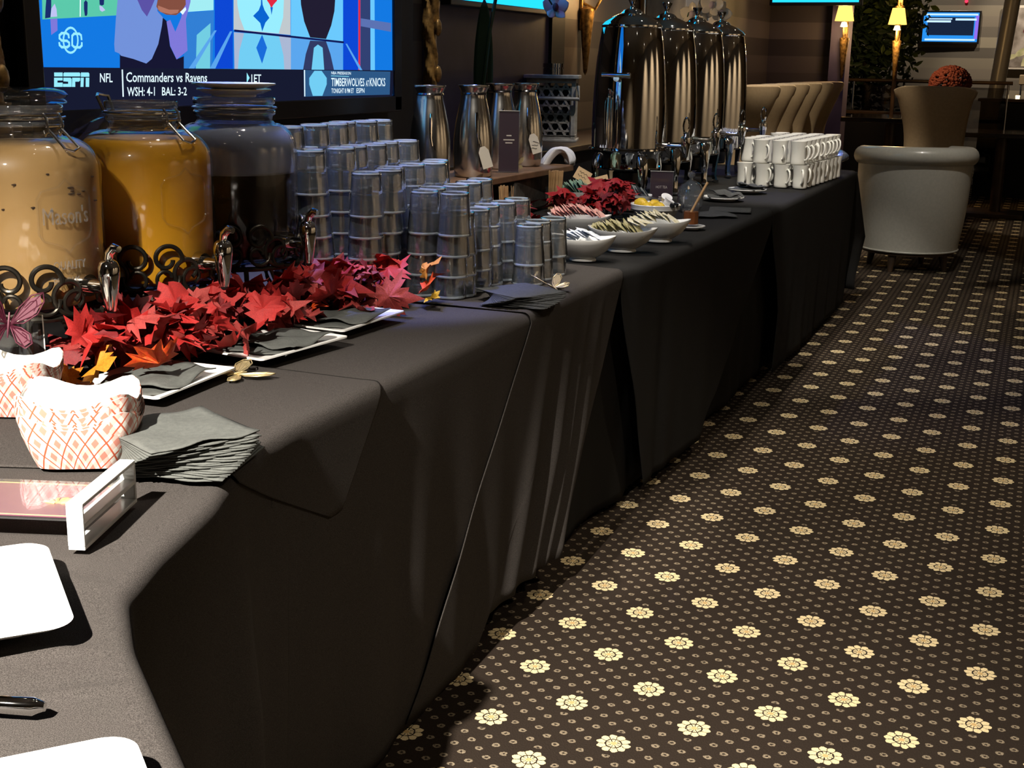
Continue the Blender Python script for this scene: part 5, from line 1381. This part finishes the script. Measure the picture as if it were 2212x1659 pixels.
# ================================================================== bowls, packets and tea things
def oval_bowl(label, x, y, rz, L=0.094, W=0.058, h=0.062, mat='white_china', group='footed oval bowls of packets'):
    t = thing('oval_bowl', label, 'bowl', (x, y, Z), rz, group)
    rings = []
    for s, z in ((0.40, 0.0), (0.42, 0.003), (0.38, 0.009), (0.52, 0.016), (0.74, 0.032), (0.92, 0.050), (1.0, 0.062), (1.0, 0.065), (0.97, 0.065), (0.90, 0.054), (0.72, 0.036), (0.50, 0.022), (0.2, 0.018)):
        rings.append([(L * s * cos(2 * pi * k / 40), W * s * sin(2 * pi * k / 40), z * h / 0.062 * (1 + (0.16 * abs(cos(2 * pi * k / 40)) ** 3 if z > 0.045 else 0))) for k in range(40)])
    loft(rings).build('body', M[mat], t, angle=50)
    return t
pk_me = {}
def packet_mesh(w, h, mat):
    key = (w, h, mat)
    if key not in pk_me:
        b = MB()
        def f(u, v, s): return ((u - 0.5) * w, (v - 0.5) * h, s * 0.0018 * sin(pi * u) * sin(pi * v))
        b.grid(lambda u, v: f(u, v, 1), 5, 6); b.grid(lambda u, v: f(u, v, -1), 5, 6)
        me = b.mesh('packet', True, 60); me.materials.append(M[mat]); pk_me[key] = me
    return pk_me[key]
def packets(label, n, mat, cx, cy, rz, L, W, z0, z1, lean, seed, group, w=0.042, h=0.058, cat='packet', fan=0.5):
    r = random.Random(seed)
    for k in range(n):
        u = (k + 0.5) / n
        lx = (u - 0.5) * 2 * L
        ly = r.uniform(-1, 1) * W
        x = cx + lx * cos(rz) - ly * sin(rz); y = cy + lx * sin(rz) + ly * cos(rz)
        o = bpy.data.objects.new('sweetener_packet' if cat == 'packet' else 'tea_packet', packet_mesh(w, h, mat)); col.objects.link(o)
        o.location = (x, y, z0 + (z1 - z0) * (1 - (2 * u - 1) ** 2) + r.uniform(0, 0.004))
        e = Euler((0, lean + r.uniform(-0.15, 0.15), 0)).to_matrix().to_4x4()
        e = Matrix.Rotation(rz + r.uniform(-0.2, 0.2), 4, 'Z') @ e @ Matrix.Rotation(r.uniform(-fan, fan), 4, 'Z')
        o.rotation_euler = e.to_euler()
        tag(o, label, cat, group)
BR = radians(12)
oval_bowl('white footed oval bowl of pale packets half hidden by the end tumblers', -1.190, 3.490, BR)
packets('pale blue packet heaped in the bowl beside the tumblers', 12, 'pack_blue', -1.190, 3.490, BR, 0.055, 0.020, Z + 0.058, Z + 0.078, 0.45, 201, 'pale packets by the tumblers')
oval_bowl('white footed oval bowl of olive packets between the other two', -1.145, 3.720, BR, 0.105, 0.062)
packets('olive packet leaning in the middle oval bowl', 20, 'pack_olive', -1.155, 3.715, BR, 0.070, 0.018, Z + 0.060, Z + 0.076, 0.75, 202, 'olive packets in the middle bowl')
packets('white packet standing at the end of the olive packets', 4, 'pack_white', -1.100, 3.740, BR, 0.02, 0.02, Z + 0.086, Z + 0.092, 0.35, 203, 'white packets by the olive packets')
oval_bowl('white footed oval bowl of white packets beside the honey jar', -1.105, 3.990, BR, 0.098, 0.060)
packets('white packet with gold print in the bowl beside the honey jar', 16, 'pack_white', -1.115, 3.985, BR, 0.062, 0.022, Z + 0.064, Z + 0.082, 0.5, 204, 'white packets by the honey jar')
oval_bowl('white footed oval bowl of pink packets behind the olive packets', -1.370, 3.970, BR, 0.105, 0.062)
packets('pink packet leaning in the bowl behind the olive packets', 22, 'pack_pink', -1.370, 3.970, BR, 0.082, 0.020, Z + 0.066, Z + 0.088, 0.7, 205, 'pink packets')

# lemon bowl
t = thing('lemon_bowl', 'round white bowl of lemons and lidded cups beside the honey jar', 'bowl', (-1.270, 4.515, Z))
MB().lathe([(0.0001, 0.0), (0.052, 0.0), (0.054, 0.004), (0.072, 0.020), (0.084, 0.042), (0.088, 0.044), (0.088, 0.050), (0.090, 0.060), (0.088, 0.062), (0.084, 0.058), (0.070, 0.026), (0.048, 0.010), (0.0001, 0.009)], 48).build('body', M['white_china'], t, angle=40)
for k, (x, y, z, s) in enumerate(((-0.050, -0.012, 0.060, 1.0), (-0.012, 0.03, 0.054, 0.95), (-0.02, -0.035, 0.050, 0.9), (0.02, -0.02, 0.052, 0.85))):
    q = thing('lemon', 'yellow lemon in the round white bowl', 'lemon', (-1.270 + x, 4.515 + y, Z + z), rnd.uniform(0, 3), 'lemons in the round bowl')
    b = MB(); b.lathe([(0.0001, -0.032 * s), (0.005 * s, -0.030 * s), (0.014 * s, -0.022 * s), (0.021 * s, -0.006 * s), (0.021 * s, 0.008 * s), (0.012 * s, 0.024 * s), (0.005 * s, 0.031 * s), (0.0001, 0.033 * s)], 18, M=Matrix.Rotation(pi / 2, 4, 'X'))
    b.build('rind', M['lemon'], q)
    MB().ball((0, -0.031 * s, 0), 0.003 * s, 8, 5).build('stem_end', M['vine'], q)
for k, (x, y, z, rz) in enumerate(((0.028, 0.025, 0.068, 0.3), (0.045, -0.018, 0.062, 1.2))):
    o = bpy.data.objects.new('creamer_cup', MB().lathe([(0.0001, 0), (0.013, 0), (0.018, 0.020), (0.021, 0.021), (0.021, 0.0225), (0.0001, 0.0225)], 18).mesh('creamer_cup')); col.objects.link(o)
    o.data.materials.append(M['paper_white']); o.location = (-1.270 + x, 4.515 + y, Z + z); o.rotation_euler = (0.5, 0.3, rz)
    tag(o, 'small white creamer cup on the lemons', 'creamer', 'creamer cups on the lemons')
t = thing('serving_tongs', 'clear plastic tongs with dark tips lying across the lemon bowl', 'tongs', (-1.255, 4.49, Z + 0.078), radians(-12), None)
for s in (-1, 1):
    MB().box((0, s * 0.010, 0.0), (0.14, 0.012, 0.003), rot=(0, 0.22, s * 0.06)).build('arm', M['acrylic'], t, smooth=False, bevel=0.001)
    MB().box((0.066, s * 0.014, -0.014), (0.016, 0.012, 0.014), rot=(0, 0.22, 0)).build('dark_tip', M['black_plastic'], t, smooth=False, bevel=0.002)

# honey jar on a saucer
o = MB().lathe(saucer_profile(0.052, 0.009, 0.024), 40).build('saucer', M['white_china'], None, loc=(-1.098, 4.355, Z), angle=40)
tag(o, 'small white saucer under the honey jar', 'saucer')
t = thing('honey_jar', 'faceted clear jar half full of amber honey with a wooden dipper', 'jar', (-1.098, 4.355, Z + 0.0095))
hexp = lambda r, z: [(r * cos(2 * pi * k / 8), r * sin(2 * pi * k / 8), z) for k in range(8)]
loft([hexp(0.026, 0), hexp(0.030, 0.006), hexp(0.030, 0.100), hexp(0.032, 0.104), hexp(0.0275, 0.104), hexp(0.0275, 0.008)], True, True).build('body', M['jar_glass'], t, smooth=False)
loft([hexp(0.0265, 0.0085), hexp(0.0265, 0.050)]).build('honey', M['honey'], t, smooth=False)
MB().tube([(-0.012, -0.005, 0.02), (0.046, 0.030, 0.150)], 0.0045, 8).build('dipper', M['straw'], t)
# crystal sugar bowl behind
t = thing('crystal_sugar_bowl', 'cut crystal sugar bowl with a domed knobbed lid behind the honey jar', 'sugar bowl', (-1.235, 4.880, Z))
MB().lathe([(0.0001, 0), (0.035, 0), (0.046, 0.02), (0.050, 0.050), (0.047, 0.060), (0.044, 0.058), (0.044, 0.02), (0.0001, 0.008)], 20).build('bowl', M['glass'], t, smooth=False)
lo = MB().lathe([(0.052, 0.060), (0.051, 0.066), (0.047, 0.085), (0.036, 0.104), (0.018, 0.116), (0.008, 0.120), (0.0001, 0.121)], 18).build('lid', M['glass'], t, smooth=False)
MB().lathe([(0.0001, 0.118), (0.007, 0.120), (0.006, 0.126), (0.015, 0.134), (0.016, 0.144), (0.009, 0.150), (0.0001, 0.152)], 8).build('knob', M['glass'], lo, smooth=False)

# stirrers in glasses
def stirrer_glass(label, glabel, x, y, n, seed, s=1.0):
    t = thing('stirrer_glass', glabel, 'glass', (x, y, Z))
    MB().lathe([(0.0001, 0.0), (0.034, 0.0), (0.040, 0.09), (0.0385, 0.09), (0.0325, 0.006), (0.0001, 0.006)], 28).build('cup', M['jar_glass'], t, angle=40)
    r = random.Random(seed)
    me = MB().box((0, 0, 0.0725 * s), (0.0055, 0.0016, 0.145 * s)).mesh('wooden_stirrer', False); me.materials.append(M['straw'])
    for k in range(n):
        a = r.uniform(0, 6.28); rr = 0.026 * sqrt(r.random())
        o = bpy.data.objects.new('wooden_stirrer', me); col.objects.link(o)
        o.location = (x + rr * cos(a), y + rr * sin(a), Z + 0.008)
        o.rotation_euler = (-0.10 * rr / 0.026 * sin(a), 0.10 * rr / 0.026 * cos(a), r.uniform(0, 3))
        tag(o, label, 'stirrer', label)
stirrer_glass('wooden stirrer bunched in the glass by the tea packets', 'clear glass packed with wooden stirrers by the tea packets', -1.685, 4.600, 46, 301)
stirrer_glass('wooden stirrer in the glass behind the tumblers', 'clear glass of a few wooden stirrers behind the tumblers', -1.645, 4.02, 12, 302, 0.95)

def square_bowl(label, x, y, rz, w, d, h):
    rings = []
    for s, z in ((0.62, 0), (0.64, 0.004), (0.85, 0.5), (1.0, 1.0), (0.97, 1.0), (0.82, 0.52), (0.6, 0.12)):
        rings.append([(px * s, py * s, z * h if z > 0.01 else z) for px, py in rrect(w, d, 0.018, 5)])
    o = loft(rings).build('square_bowl', M['white_china'], None, loc=(x, y, Z), rot=(0, 0, rz), angle=40)
    tag(o, label, 'bowl', 'square white tea bowls')
square_bowl('square white bowl of green tea packets beside the wooden stirrers', -1.655, 4.790, radians(16), 0.130, 0.11, 0.062)
packets('green tea packet standing in the square bowl by the stirrers', 16, 'pack_green', -1.655, 4.790, radians(16), 0.055, 0.022, Z + 0.060, Z + 0.080, 0.9, 310, 'green tea packets', 0.055, 0.065, 'tea packet', 0.3)
square_bowl('square white bowl of grey tea packets before the first coffee urn', -1.430, 4.800, radians(16), 0.125, 0.10, 0.060)
packets('grey tea packet standing in the square bowl before the first urn', 14, 'pack_grey', -1.430, 4.800, radians(16), 0.050, 0.022, Z + 0.052, Z + 0.070, 0.95, 311, 'grey tea packets', 0.055, 0.060, 'tea packet', 0.3)
for k, (x, y, z, w, h, rx, rz, ry) in enumerate(((-1.665, 4.850, Z + 0.118, 0.062, 0.050, 1.25, 0.30, 0.5), (-1.590, 4.815, Z + 0.098, 0.085, 0.042, 1.25, 0.30, -0.28))):
    t = thing('kraft_tag', 'kraft paper tag tucked ' + ('at the back of the green tea packets' if k == 0 else 'over the green tea packets toward the urn'), 'tag', (x, y, z), 0, None, (rx, ry, rz))
    MB().box((0, 0, 0), (w, h, 0.0012)).build('card', M['kraft'], t, smooth=False)
    b = MB()
    for q in range(2): b.tube([(-w * 0.3 + w * 0.6 * j / 8, 0.008 - 0.014 * q + 0.004 * sin(2.2 * j + q), 0.0012) for j in range(9)], 0.0009, 4)
    b.build('handwriting', M['ink'], t)
card_sign('dark plum HOT TEA sign standing before the coffee urns', -1.372, 4.955, Z, radians(14), 0.088, 0.135, [(0, 0.30, 0.22), (0, 0.24, 0.26)], 'HOT TEA')

# little plates with black napkins before the urns
for k, (x, y) in enumerate(((-1.215, 5.36), (-1.200, 5.76))):
    who = ('by the honey jar', 'by the mugs')[k]
    o = MB().lathe(saucer_profile(0.085, 0.012, 0.045), 40).build('side_plate', M['white_china'], None, loc=(x, y, Z), angle=40)
    tag(o, 'round white side plate under black napkins ' + who, 'plate', 'side plates before the urns')
    napkin('flat black napkin on the round side plate ' + who, 'napkin_black', 0.13, (x, y, Z + 0.016), 0.3 + k, 330 + k, 0.002, 'black napkins on the side plates')
    napkin('peaked black napkin on top of the round side plate ' + who, 'napkin_black', 0.11, (x + 0.01, y + 0.02, Z + 0.028), 0.9 + k, 340 + k, 0.008, 'black napkins on the side plates', tilt=(0.12, 0.05))
napkin('square black napkin lying flat behind the honey jar', 'napkin_black', 0.16, (-1.10, 4.98, Z + 0.004), 0.2, 350, 0.0015, 'loose black napkins')
napkin('square black napkin lying flat between honey jar and side plate', 'napkin_black', 0.16, (-1.13, 4.80, Z + 0.004), 0.5, 351, 0.0015, 'loose black napkins')

# ================================================================== mugs
mp = [(0.0001, 0.0), (0.031, 0.0), (0.033, 0.003), (0.0335, 0.010), (0.0325, 0.030), (0.0325, 0.060), (0.0345, 0.085), (0.0385, 0.103), (0.0390, 0.106), (0.0370, 0.106), (0.0325, 0.088), (0.0300, 0.060), (0.0300, 0.012), (0.026, 0.006), (0.0001, 0.006)]
mug_body = MB().lathe(mp, 28).mesh('body', True, 50); mug_body.materials.append(M['mug'])
mug_hand = MB().tube([(0.0315, 0, 0.078), (0.042, 0, 0.084), (0.053, 0, 0.074), (0.056, 0, 0.055), (0.051, 0, 0.034), (0.041, 0, 0.022), (0.0315, 0, 0.020)], [0.005, 0.0048, 0.0046, 0.0046, 0.0046, 0.0048, 0.005], 8).mesh('handle', True, 60); mug_hand.materials.append(M['mug'])
def mug(x, y, z, rz, label, group):
    t = thing('coffee_mug', label, 'mug', (x, y, z), rz, group)
    link('body', mug_body, None, t); link('handle', mug_hand, None, t)
mr = random.Random(5)
for lay in range(2):
    for j in range(9):
        for i in range(4):
            if lay == 1 and i == 3 and j in (0, 5, 6): continue
            x = -1.025 - 0.0865 * i + 0.006 * j if lay == 0 else -1.030 - 0.0865 * i + 0.006 * j
            if lay == 1: x -= 0.012
            y = 6.075 + 0.0890 * j + (0.012 if lay else 0)
            rz = mr.uniform(-1.25, -0.5) if i > 0 else mr.uniform(-1.6, -0.9)
            if i == 0 and lay == 1: rz = mr.uniform(-0.9, -0.2)
            mug(x + mr.uniform(-.001, .001), y, Z + 0.107 * lay, rz, 'white flared mug, ' + ('upper' if lay else 'lower') + ' layer, ' + ('row along the table edge', 'second row from the table edge', 'third row from the table edge', 'row nearest the urns')[i], ('upper' if lay else 'lower') + ' layer of stacked mugs')
for k in range(5):
    o = MB().lathe(saucer_profile(0.10, 0.016, 0.055), 40).build('dinner_plate', M['white_china'], None, loc=(-1.10, 7.06, Z + 0.0075 * k), angle=40)
    tag(o, 'white plate stacked behind the mugs at the table end', 'plate', 'plates stacked behind the mugs')
o = MB().lathe(saucer_profile(0.115, 0.045, 0.05), 44).build('glass_bowl', M['glass'], None, loc=(-1.07, 7.10, Z + 0.054), rot=(0.25, 0.2, 0), angle=60)
tag(o, 'shallow clear bowl tilted on the plates behind the mugs', 'bowl')

# ================================================================== chairs
t = thing('barrel_chair', 'pale grey leather barrel chair with a rolled top at the end of the buffet', 'chair', (-0.775, 9.05, 0), radians(118))
# local +x is the open front
def shell(u, v, rin):
    a = radians(62) + u * radians(236)
    z = 0.135 + 0.60 * v
    rad = 0.318 + 0.048 * v + 0.012 * sin(pi * v)
    rad -= rin
    return (rad * cos(a), rad * sin(a), z)
b = MB()
nu, nv = 60, 14
vs = []
for i in range(nu):
    for j in range(nv): vs.append(shell(i / (nu - 1), j / (nv - 1), 0))
    for j in range(nv): vs.append(shell(i / (nu - 1), 1 - j / (nv - 1), 0.075))
m = 2 * nv
fs = [(i * m + j, (i + 1) * m + j, (i + 1) * m + (j + 1) % m, i * m + (j + 1) % m) for i in range(nu - 1) for j in range(m)]
fs += [tuple(range(m)), tuple((nu - 1) * m + j for j in range(m))[::-1]]
b.add(vs, fs)
b.build('barrel_back', M['leather_grey'], t, angle=60)
path = [shell(k / 60, 1, 0.030) for k in range(61)]
path = [(x, y, 0.742 + 0.020 * sin(pi * k / 60)) for k, (x, y, z) in enumerate(path)]
MB().tube(path, [0.030] + [0.063] * 59 + [0.030], 18).build('rolled_top', M['leather_grey'], t)
MB().tube([shell(k / 60, 0.01, -0.003) for k in range(61)], 0.006, 8).build('welt', M['leather_grey'], t)
MB().lathe([(0.0001, 0.24), (0.26, 0.24), (0.27, 0.26), (0.27, 0.40), (0.24, 0.43), (0.0001, 0.44)], 40).build('seat_cushion', M['leather_grey'], t)
MB().lathe([(0.0001, 0.115), (0.30, 0.115), (0.30, 0.15), (0.0001, 0.15)], 40).build('plinth', M['wood_dark'], t)
for a in (45, 135, 225, 315):
    x, y = 0.245 * cos(radians(a)), 0.245 * sin(radians(a))
    MB().tube([(x, y, 0.12), (x * 1.08, y * 1.08, 0.0)], [0.030, 0.017], 10).build('leg', M['wood_dark'], t)

def high_chair(label, x, y, rz, group=None):
    t = thing('wing_back_chair', label, 'chair', (x, y, 0), rz, group)
    n, k = 22, 20
    def hw(z):
        s = (z - 0.30) / 0.88
        return 0.235 + 0.055 * (s - 0.42) ** 2 * 4 * (1 if s > 0.42 else 0.7) - 0.015 * sin(pi * s)
    def P(u, v, off):
        z = 0.28 + 0.90 * v
        w = hw(z)
        q = (u - 0.5) * 2
        curve = 0.10 * abs(q) ** 3
        rake = -0.055 * cos(2 * pi * v) - 0.03 * v
        top = -0.035 * abs(q) ** 6 * (1 if v > 0.9 else 0)
        return (-0.22 + rake + curve + off, q * w, z + top)
    b = MB()
    vs = []
    ring = [(i / (n - 1), 0.0) for i in range(n)] + [(1 - i / (n - 1), 0.085) for i in range(n)]
    for j in range(k):
        for (u, off) in ring: vs.append(P(u, j / (k - 1), off))
    m = len(ring)
    fs = [(j * m + i, j * m + (i + 1) % m, (j + 1) * m + (i + 1) % m, (j + 1) * m + i) for j in range(k - 1) for i in range(m)]
    fs += [tuple(range(m))[::-1], tuple((k - 1) * m + i for i in range(m))]
    b.add(vs, fs)
    b.build('back', M['leather_tan'], t, angle=55, bevel=0.02, segs=3)
    MB().box((0.06, 0, 0.40), (0.46, 0.43, 0.16)).build('seat', M['leather_tan'], t, bevel=0.04, segs=4)
    for sx, sy in ((0.26, 0.2), (0.26, -0.2), (-0.2, 0.2), (-0.2, -0.2)):
        MB().tube([(sx, sy, 0.33), (sx * 1.05, sy * 1.05, 0)], [0.022, 0.014], 8).build('leg', M['wood_dark'], t)
    return t
ords = ['closest to the coffee urns', 'second from the coffee urns', 'third from the coffee urns', 'fourth from the coffee urns', 'fifth from the coffee urns', 'farthest from the coffee urns, by the pier']
h0 = None
for k in range(6):
    lab = 'tan high backed chair in the row, ' + ords[k]
    if h0 is None: h0 = high_chair(lab, -2.06, 9.05, radians(150), 'row of tan high backed chairs')
    else: copy_tree(h0, None, (-2.06 + 0.006 * k, 9.05 + 0.56 * k, 0), radians(150), lab)
copy_tree(h0, None, (-0.79, 10.75, 0), radians(84), 'tan high backed chair seen from behind, under the rust mum', 'lone chair')

def dining_table(label, x, y, rz, w, d, h=0.75):
    t = thing('dining_table', label, 'table', (x, y, 0), rz)
    MB().box((0, 0, h - 0.02), (w, d, 0.04)).build('table_top', M['wood_gloss'], t, smooth=False, bevel=0.006)
    MB().tube([(0, 0, 0.04), (0, 0, h - 0.04)], 0.05, 16).build('pedestal', M['wood_dark'], t)
    MB().box((0, 0, 0.02), (0.5, 0.5, 0.04)).build('foot', M['wood_dark'], t, smooth=False, bevel=0.006)
M['wood_gloss'] = pmat('glossy_dark_wood', (0.018, 0.013, 0.010), 0.12, coat=0.5)
dining_table('glossy black dining table before the tan chair row', -1.30, 12.3, 0, 0.75, 1.0, 0.88)
dining_table('long glossy dark table beyond the tan chairs', -0.35, 12.7, 0, 0.8, 0.8, 0.76)

# ------------------------------------------------------------------ partition, rail, mum, far wall things
t = thing('low_partition', 'low black partition wall behind the lone tan chair', 'partition', (1.1, 14.7, 0))
MB().box((0, 0, 0.49), (3.5, 0.25, 0.98)).build('body', M['panel_black'], t, smooth=False)
MB().box((0, 0, 0.995), (3.56, 0.32, 0.03)).build('cap', M['wood_dark'], t, smooth=False, bevel=0.004)
t = thing('planter_partition', 'dark planter wall under the indoor tree', 'partition', (-1.70, 13.95, 0))
MB().box((0, 0, 0.42), (1.9, 0.3, 0.84)).build('body', M['panel_black'], t, smooth=False)
MB().box((0, 0, 0.855), (1.94, 0.34, 0.03)).build('cap', M['wood_dark'], t, smooth=False, bevel=0.004)
t = thing('glass_railing', 'dark railing with smoked glass between planter and column', 'railing', (-1.35, 14.3, 0))
MB().tube([(-1.1, 0, 1.17), (1.0, 0, 1.17)], 0.018, 10).build('top_rail', M['wood_dark'], t)
for k in range(5): MB().tube([(-1.08 + 0.51 * k, 0, 0), (-1.08 + 0.51 * k, 0, 1.17)], 0.012, 8).build('post', M['chrome_dark'], t)
for k in range(4): MB().box((-0.825 + 0.51 * k, 0, 0.66), (0.48, 0.008, 0.92)).build('pane', M['glass_dark'], t, smooth=False)
t = thing('potted_mum', 'rounded rust red mum on a slim pedestal behind the lone tan chair', 'flowers', (-0.90, 13.5, 0))
MB().lathe([(0.0001, 0.0), (0.05, 0.0), (0.05, 1.02), (0.11, 1.04), (0.14, 1.14), (0.0001, 1.14)], 24).build('pedestal_pot', M['wood_dark'], t)
b = MB(); mrn = random.Random(9)
for k in range(520):
    a = mrn.uniform(0, 2 * pi); e = math.asin(mrn.uniform(-0.15, 1))
    c = Vector((0.185 * cos(a) * cos(e), 0.185 * sin(a) * cos(e), 1.16 + 0.165 * sin(e)))
    s = mrn.uniform(0.014, 0.022)
    b.ball(tuple(c), (s, s, s * 0.8), 6, 4)
tag(b.build('blossoms', M['mum'], t), kind='stuff')

# indoor tree
t = thing('indoor_tree', 'dark leafy indoor tree standing behind the planter wall', 'tree', (-1.85, 14.75, 0))
MB().tube([(0, 0, 0), (0.03, 0, 0.7), (-0.02, 0.02, 1.4), (0.04, 0, 2.3)], [0.06, 0.05, 0.04, 0.02], 10).build('trunk', M['bark'], t)
MB().lathe([(0.0001, 0), (0.2, 0), (0.24, 0.42), (0.0001, 0.42)], 24).build('pot', M['wood_dark'], t)
tr = random.Random(12)
def foliage(n, name, mat, cx, cz, rx, rz_, zmin=0.75):
    b = MB()
    for k in range(n):
        while True:
            p = Vector((tr.gauss(0, 0.5), tr.gauss(0, 0.5), tr.gauss(0, 0.5)))
            if p.length < 1.25: break
        c = Vector((cx + p.x * rx, p.y * 0.38, cz + p.z * rz_))
        if c.z < zmin: continue
        s = tr.uniform(0.035, 0.065)
        R = Euler((tr.uniform(0, 6), tr.uniform(0, 6), tr.uniform(0, 6))).to_matrix()
        b.add([c + R @ Vector(q) * s for q in ((0, -1, 0), (0.45, -0.2, 0.1), (0.3, 0.5, 0.05), (0, 1.1, -0.1), (-0.3, 0.5, 0.05), (-0.45, -0.2, 0.1))], [(0, 1, 2, 3), (0, 3, 4, 5)])
    tag(b.build(name, M[mat], t, smooth=False), kind='stuff')
foliage(3400, 'foliage', 'tree_leaf', -0.02, 1.80, 0.50, 1.0)
foliage(800, 'foliage_lit', 'tree_leaf_lit', 0.24, 1.90, 0.34, 0.70, 1.2)  # leaves toward the sconces, coloured as if lit by them

# sconces
def sconce(label, loc, rz, watts, below=True):
    t = thing('wall_sconce', label, 'lamp', loc, rz)
    MB().box((0, 0.01, -0.10), (0.05, 0.02, 0.34)).build('back_plate', M['gold'], t, bevel=0.006)
    MB().tube([(0, 0, -0.12), (0, -0.07, -0.15), (0, -0.11, -0.08), (0, -0.11, -0.01)], 0.009, 8).build('arm', M['gold'], t)
    b = MB()
    b.lathe([(0.085, 0.0), (0.055, 0.15)], 28, M=T(0, -0.11, 0.0))
    b.build('shade', M['lamp_shade'], t, solid=0.002)
    MB().lathe([(0.0001, -0.045), (0.034, -0.040), (0.022, 0.0), (0.0001, 0.004)], 18, M=T(0, -0.11, -0.01)).build('glass_cup', M['lamp_bulb'], t)
    MB().lathe([(0.0001, -0.52), (0.012, -0.50), (0.030, -0.30), (0.045, -0.15), (0.0001, -0.13)], 14, M=T(0, -0.02, 0)).build('torch_bracket', M['gold'], t)
    L = bpy.data.lights.new('sconce_glow', 'POINT'); L.energy = watts; L.color = (1.0, 0.62, 0.25); L.shadow_soft_size = 0.04
    lo = bpy.data.objects.new('sconce_lamp', L); col.objects.link(lo)
    p = Matrix.Rotation(rz, 4, 'Z') @ Vector((0, -0.17, -0.10)); lo.location = (loc[0] + p.x, loc[1] + p.y, loc[2] + p.z)
sconce('gilded torch sconce with an amber shade on the striped wall behind the urns', (-2.53, 7.30, 1.76), pi / 2, 5)
sconce('gilded torch sconce with an amber shade on the violet lit post', (-1.80, 12.55, 1.71), 0, 4)
sconce('amber shaded sconce glowing against the indoor tree', (-1.40, 13.2, 1.70), 0, 14)
sconce('amber shaded sconce above the tree sconce', (-1.40, 13.2, 2.02), 0, 10)
o = MB().tube([(-1.40, 13.24, 0), (-1.40, 13.24, 2.3)], 0.02, 10).build('lamp_post', M['wood_dark'], None)
tag(o, 'slim dark post carrying the sconces beside the tree', 'post')
# violet wash light on the post and the panel (the blue picture lights of the room)
for (x, y, z, w, aim, c) in ((-2.2, 5.7, 2.9, 9, (-2.5, 5.9, 1.2), (0.25, 0.2, 1.0)), (-1.3, 11.2, 3.0, 9, (-1.84, 11.9, 1.3), (0.35, 0.25, 1.0)), (-2.35, 7.4, 2.9, 6, (-2.55, 7.2, 1.2), (0.6, 0.45, 0.9))):
    L = bpy.data.lights.new('picture_light', 'SPOT'); L.energy = w; L.color = c; L.spot_size = radians(70); L.spot_blend = 0.6; L.shadow_soft_size = 0.05
    lo = bpy.data.objects.new('picture_lamp', L); col.objects.link(lo); lo.location = (x, y, z)
    lo.rotation_euler = (Vector(aim) - Vector((x, y, z))).to_track_quat('-Z', 'Y').to_euler()

# column, painting, console on the far side
o = MB().tube([(-0.66, 16.0, -0.3), (-0.40, 16.0, CEIL)], 0.085, 24).build('steel_column', M['steel_column'], None)
o.location = (0, 0, 0)
tag(o, 'slender leaning metal column by the floral painting', 'column')
t = thing('floral_painting', 'framed painting of pale and crimson flowers beside the metal column', 'painting', (-0.26, 17.94, 1.33))
MB().box((0, 0, 0.36), (0.78, 0.03, 0.78)).build('frame', M['print_pale'], t, smooth=False, bevel=0.008)
M['canvas'] = pmat('dark_canvas', (0.16, 0.13, 0.11), 0.7, noise=(6, 1.4, (0.38, 0.33, 0.30)))
M['petal_cream'] = pmat('painted_cream', (0.62, 0.56, 0.36), 0.7, noise=(14, 1.2, (0.36, 0.36, 0.18)))
M['petal_wine'] = pmat('painted_wine', (0.22, 0.02, 0.035), 0.7, noise=(14, 1.2, (0.10, 0.01, 0.02)))
MB().box((0, -0.017, 0.36), (0.72, 0.004, 0.72)).build('canvas', M['canvas'], t, smooth=False)
pr = random.Random(4)
for k in range(16):
    up2 = k >= 9
    cx, cz = (0.02 + pr.uniform(-0.05, 0.05), 0.52) if up2 else (-0.14 + pr.uniform(-0.1, 0.2), 0.14)
    a = pr.uniform(0, 2 * pi); L = pr.uniform(0.12, 0.22)
    pts = []
    for j in range(12):
        q = 2 * pi * j / 12
        x, z = L * 0.5 * (1 + cos(q)), L * 0.22 * sin(q)
        pts.append((cx + x * cos(a) - z * sin(a), cz + x * sin(a) + z * cos(a)))
    pts = [(min(0.35, max(-0.35, x)), min(0.71, max(0.01, z))) for x, z in pts]
    MB().add([(x, -0.0195 - 0.0004 * k, z) for x, z in pts], [tuple(range(12))]).build('painted_petal', M['petal_wine' if up2 else 'petal_cream'], t, smooth=False)
t = thing('console_table', 'small pale console under the floral painting', 'table', (-0.20, 17.5, 0))
MB().box((0, 0, 1.18), (0.32, 0.25, 0.12)).build('top', M['leather_tan'], t, smooth=False, bevel=0.01)
for sx in (-1, 1):
    for sy in (-1, 1): MB().tube([(sx * 0.13, sy * 0.09, 0), (sx * 0.13, sy * 0.09, 1.13)], 0.012, 8).build('leg', M['chrome'], t)
for k, x in enumerate((-0.30, -0.16, 0.02)):
    o = MB().lathe([(0.0001, 0), (0.02, 0), (0.022, 0.035), (0.0001, 0.033)], 14).build('votive_candle', M['lamp_bulb'], None, loc=(x, 14.70, 1.0105))
    tag(o, 'tiny lit votive candle on the low black partition', 'candle', 'votive candles on the partition')
o = MB().ball((0, 0, 0), 0.02, 12, 8).build('signal_lamp', emat('red_signal', (1.0, 0.02, 0.05), 3.0), None, loc=(-1.10, 17.97, 2.13))
tag(o, 'tiny red signal light on the striped far wall', 'light')
# big framed picture on the left wall behind the urns
t = thing('framed_picture', 'dark framed picture on the striped wall behind the coffee urns', 'picture', (-2.53, 9.0, 1.3), pi / 2)
MB().box((0, 0, 0.45), (1.1, 0.03, 0.9)).build('frame', M['wood_dark'], t, smooth=False, bevel=0.01)
MB().box((0, -0.017, 0.45), (0.98, 0.004, 0.78)).build('canvas', pmat('brown_canvas', (0.10, 0.075, 0.05), 0.7, noise=(5, 1.3, (0.05, 0.035, 0.025))), t, smooth=False)
